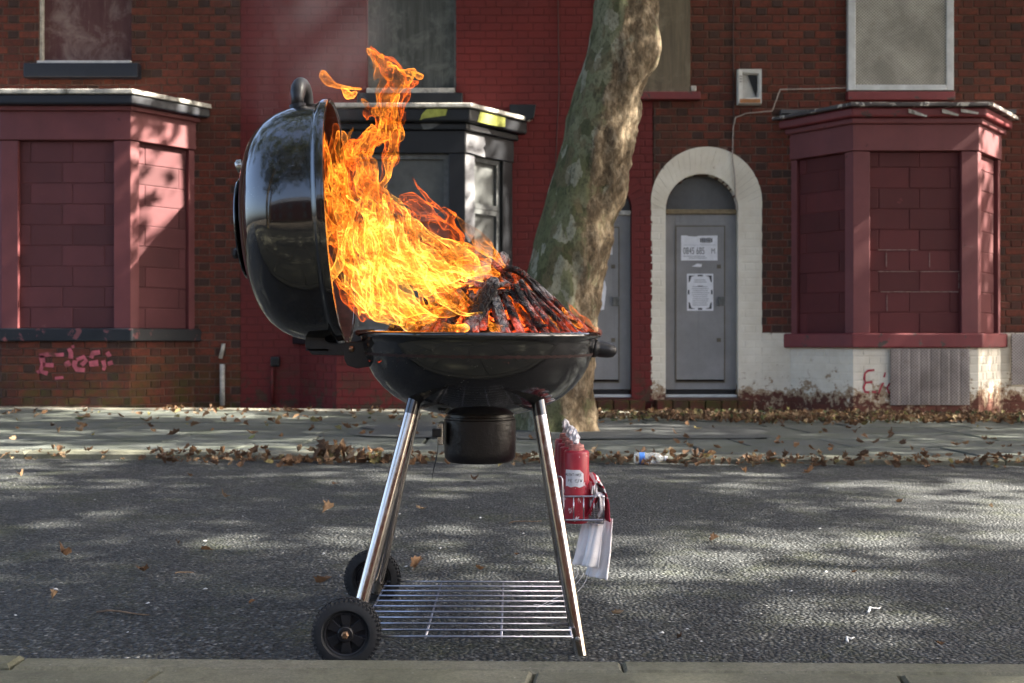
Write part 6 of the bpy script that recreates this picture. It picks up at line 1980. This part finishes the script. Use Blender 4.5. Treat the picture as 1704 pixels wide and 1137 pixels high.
TG3 = [q_ for q_ in tongues(15) + tongues(22) if ((np.mean([p_[0] for p_ in q_]) - 655) / 120) ** 2 + ((np.mean([p_[1] for p_ in q_]) - 445) / 75) ** 2 < 1]
flame('flame_core', TG3, 45.0, .0042, .60, .017, -.05, M['fl_core'], fire, hole=.7, freq=36, swirl=True, stretch=4.5, oct2=.3)
PL = SPINES['flame_plume']
flame('flame_plume', PL, 3.0, .0033, .80, .016, .03, M['fl_out'], fire, freq=40, hole=.6, oct2=.4, stretch=3.6)
flame('flame_plume', PL, 23.0, .0033, .80, .018, .10, M['fl_in'], fire, freq=46, hole=.6, oct2=.4, stretch=3.6)
flame('spilled_flame', SPINES['spilled_flame'], 5.0, .0026, .75, .012, -.15, M['fl_in'], fire, freq=46, oct2=.4)
for k, sp_ in enumerate(SPINES['ember_flame']):
    flame('ember_flame', [sp_], 6.0 + k * 3, .0025, .85, .013, .02, M['fl_in'] if k % 2 else M['fl_out'], fire, freq=62, stretch=4.5, oct2=.4)
for k, sp_ in enumerate(SPINES['flame_lick']):
    flame('flame_lick', [sp_], 60.0 + k * 3, .0025, .5, .006, -.25, M['fl_in'], fire, freq=70, stretch=3)

# ------------------------------------------------------------------ thin smoke drifting up from the lid
m = new_mat('thin_smoke'); t = NT(m); t.n.remove(t.b)
pv = t.node('ShaderNodeVolumePrincipled'); p = t.pos('w')
n = t.noise(t.pos('w', (5.5, 5.5, 2.6), (0, R(20), 0)), 1.0, 3, .6, .8)
gv = t.node('ShaderNodeVectorMath', operation='SUBTRACT'); t.link(t.pos('g'), gv.inputs[0]); gv.inputs[1].default_value = (.5, .5, .5)
ln = t.node('ShaderNodeVectorMath', operation='LENGTH'); t.link(gv.outputs[0], ln.inputs[0])
fade = t.ramp(ln.outputs['Value'], [(.05, 1), (.46, 0)])
t.link(t.math('MULTIPLY', t.math('MULTIPLY', t.ramp(n, [(.42, 0), (.75, 1)]), fade), 1.1), pv.inputs['Density'])
pv.inputs['Color'].default_value = (.80, .78, .84, 1)
t.link(pv.outputs[0], t.out.inputs['Volume'])
c0 = P(520, 40, 2.62)
mb = MB(); rows_ = []
for i in range(13):
    th = math.pi * i / 12
    rows_.append((max(1e-3, .25 * math.sin(th)), -.42 * math.cos(th)))
mb.lathe(rows_, 24, Matrix.Translation(c0 + Vector((-.03, 0, .05))) @ Euler((0, R(-22), 0)).to_matrix().to_4x4())
o = mb.build('smoke', m, smooth=True); tag(o, 'thin grey smoke drifting up above the open lid', kind='stuff')
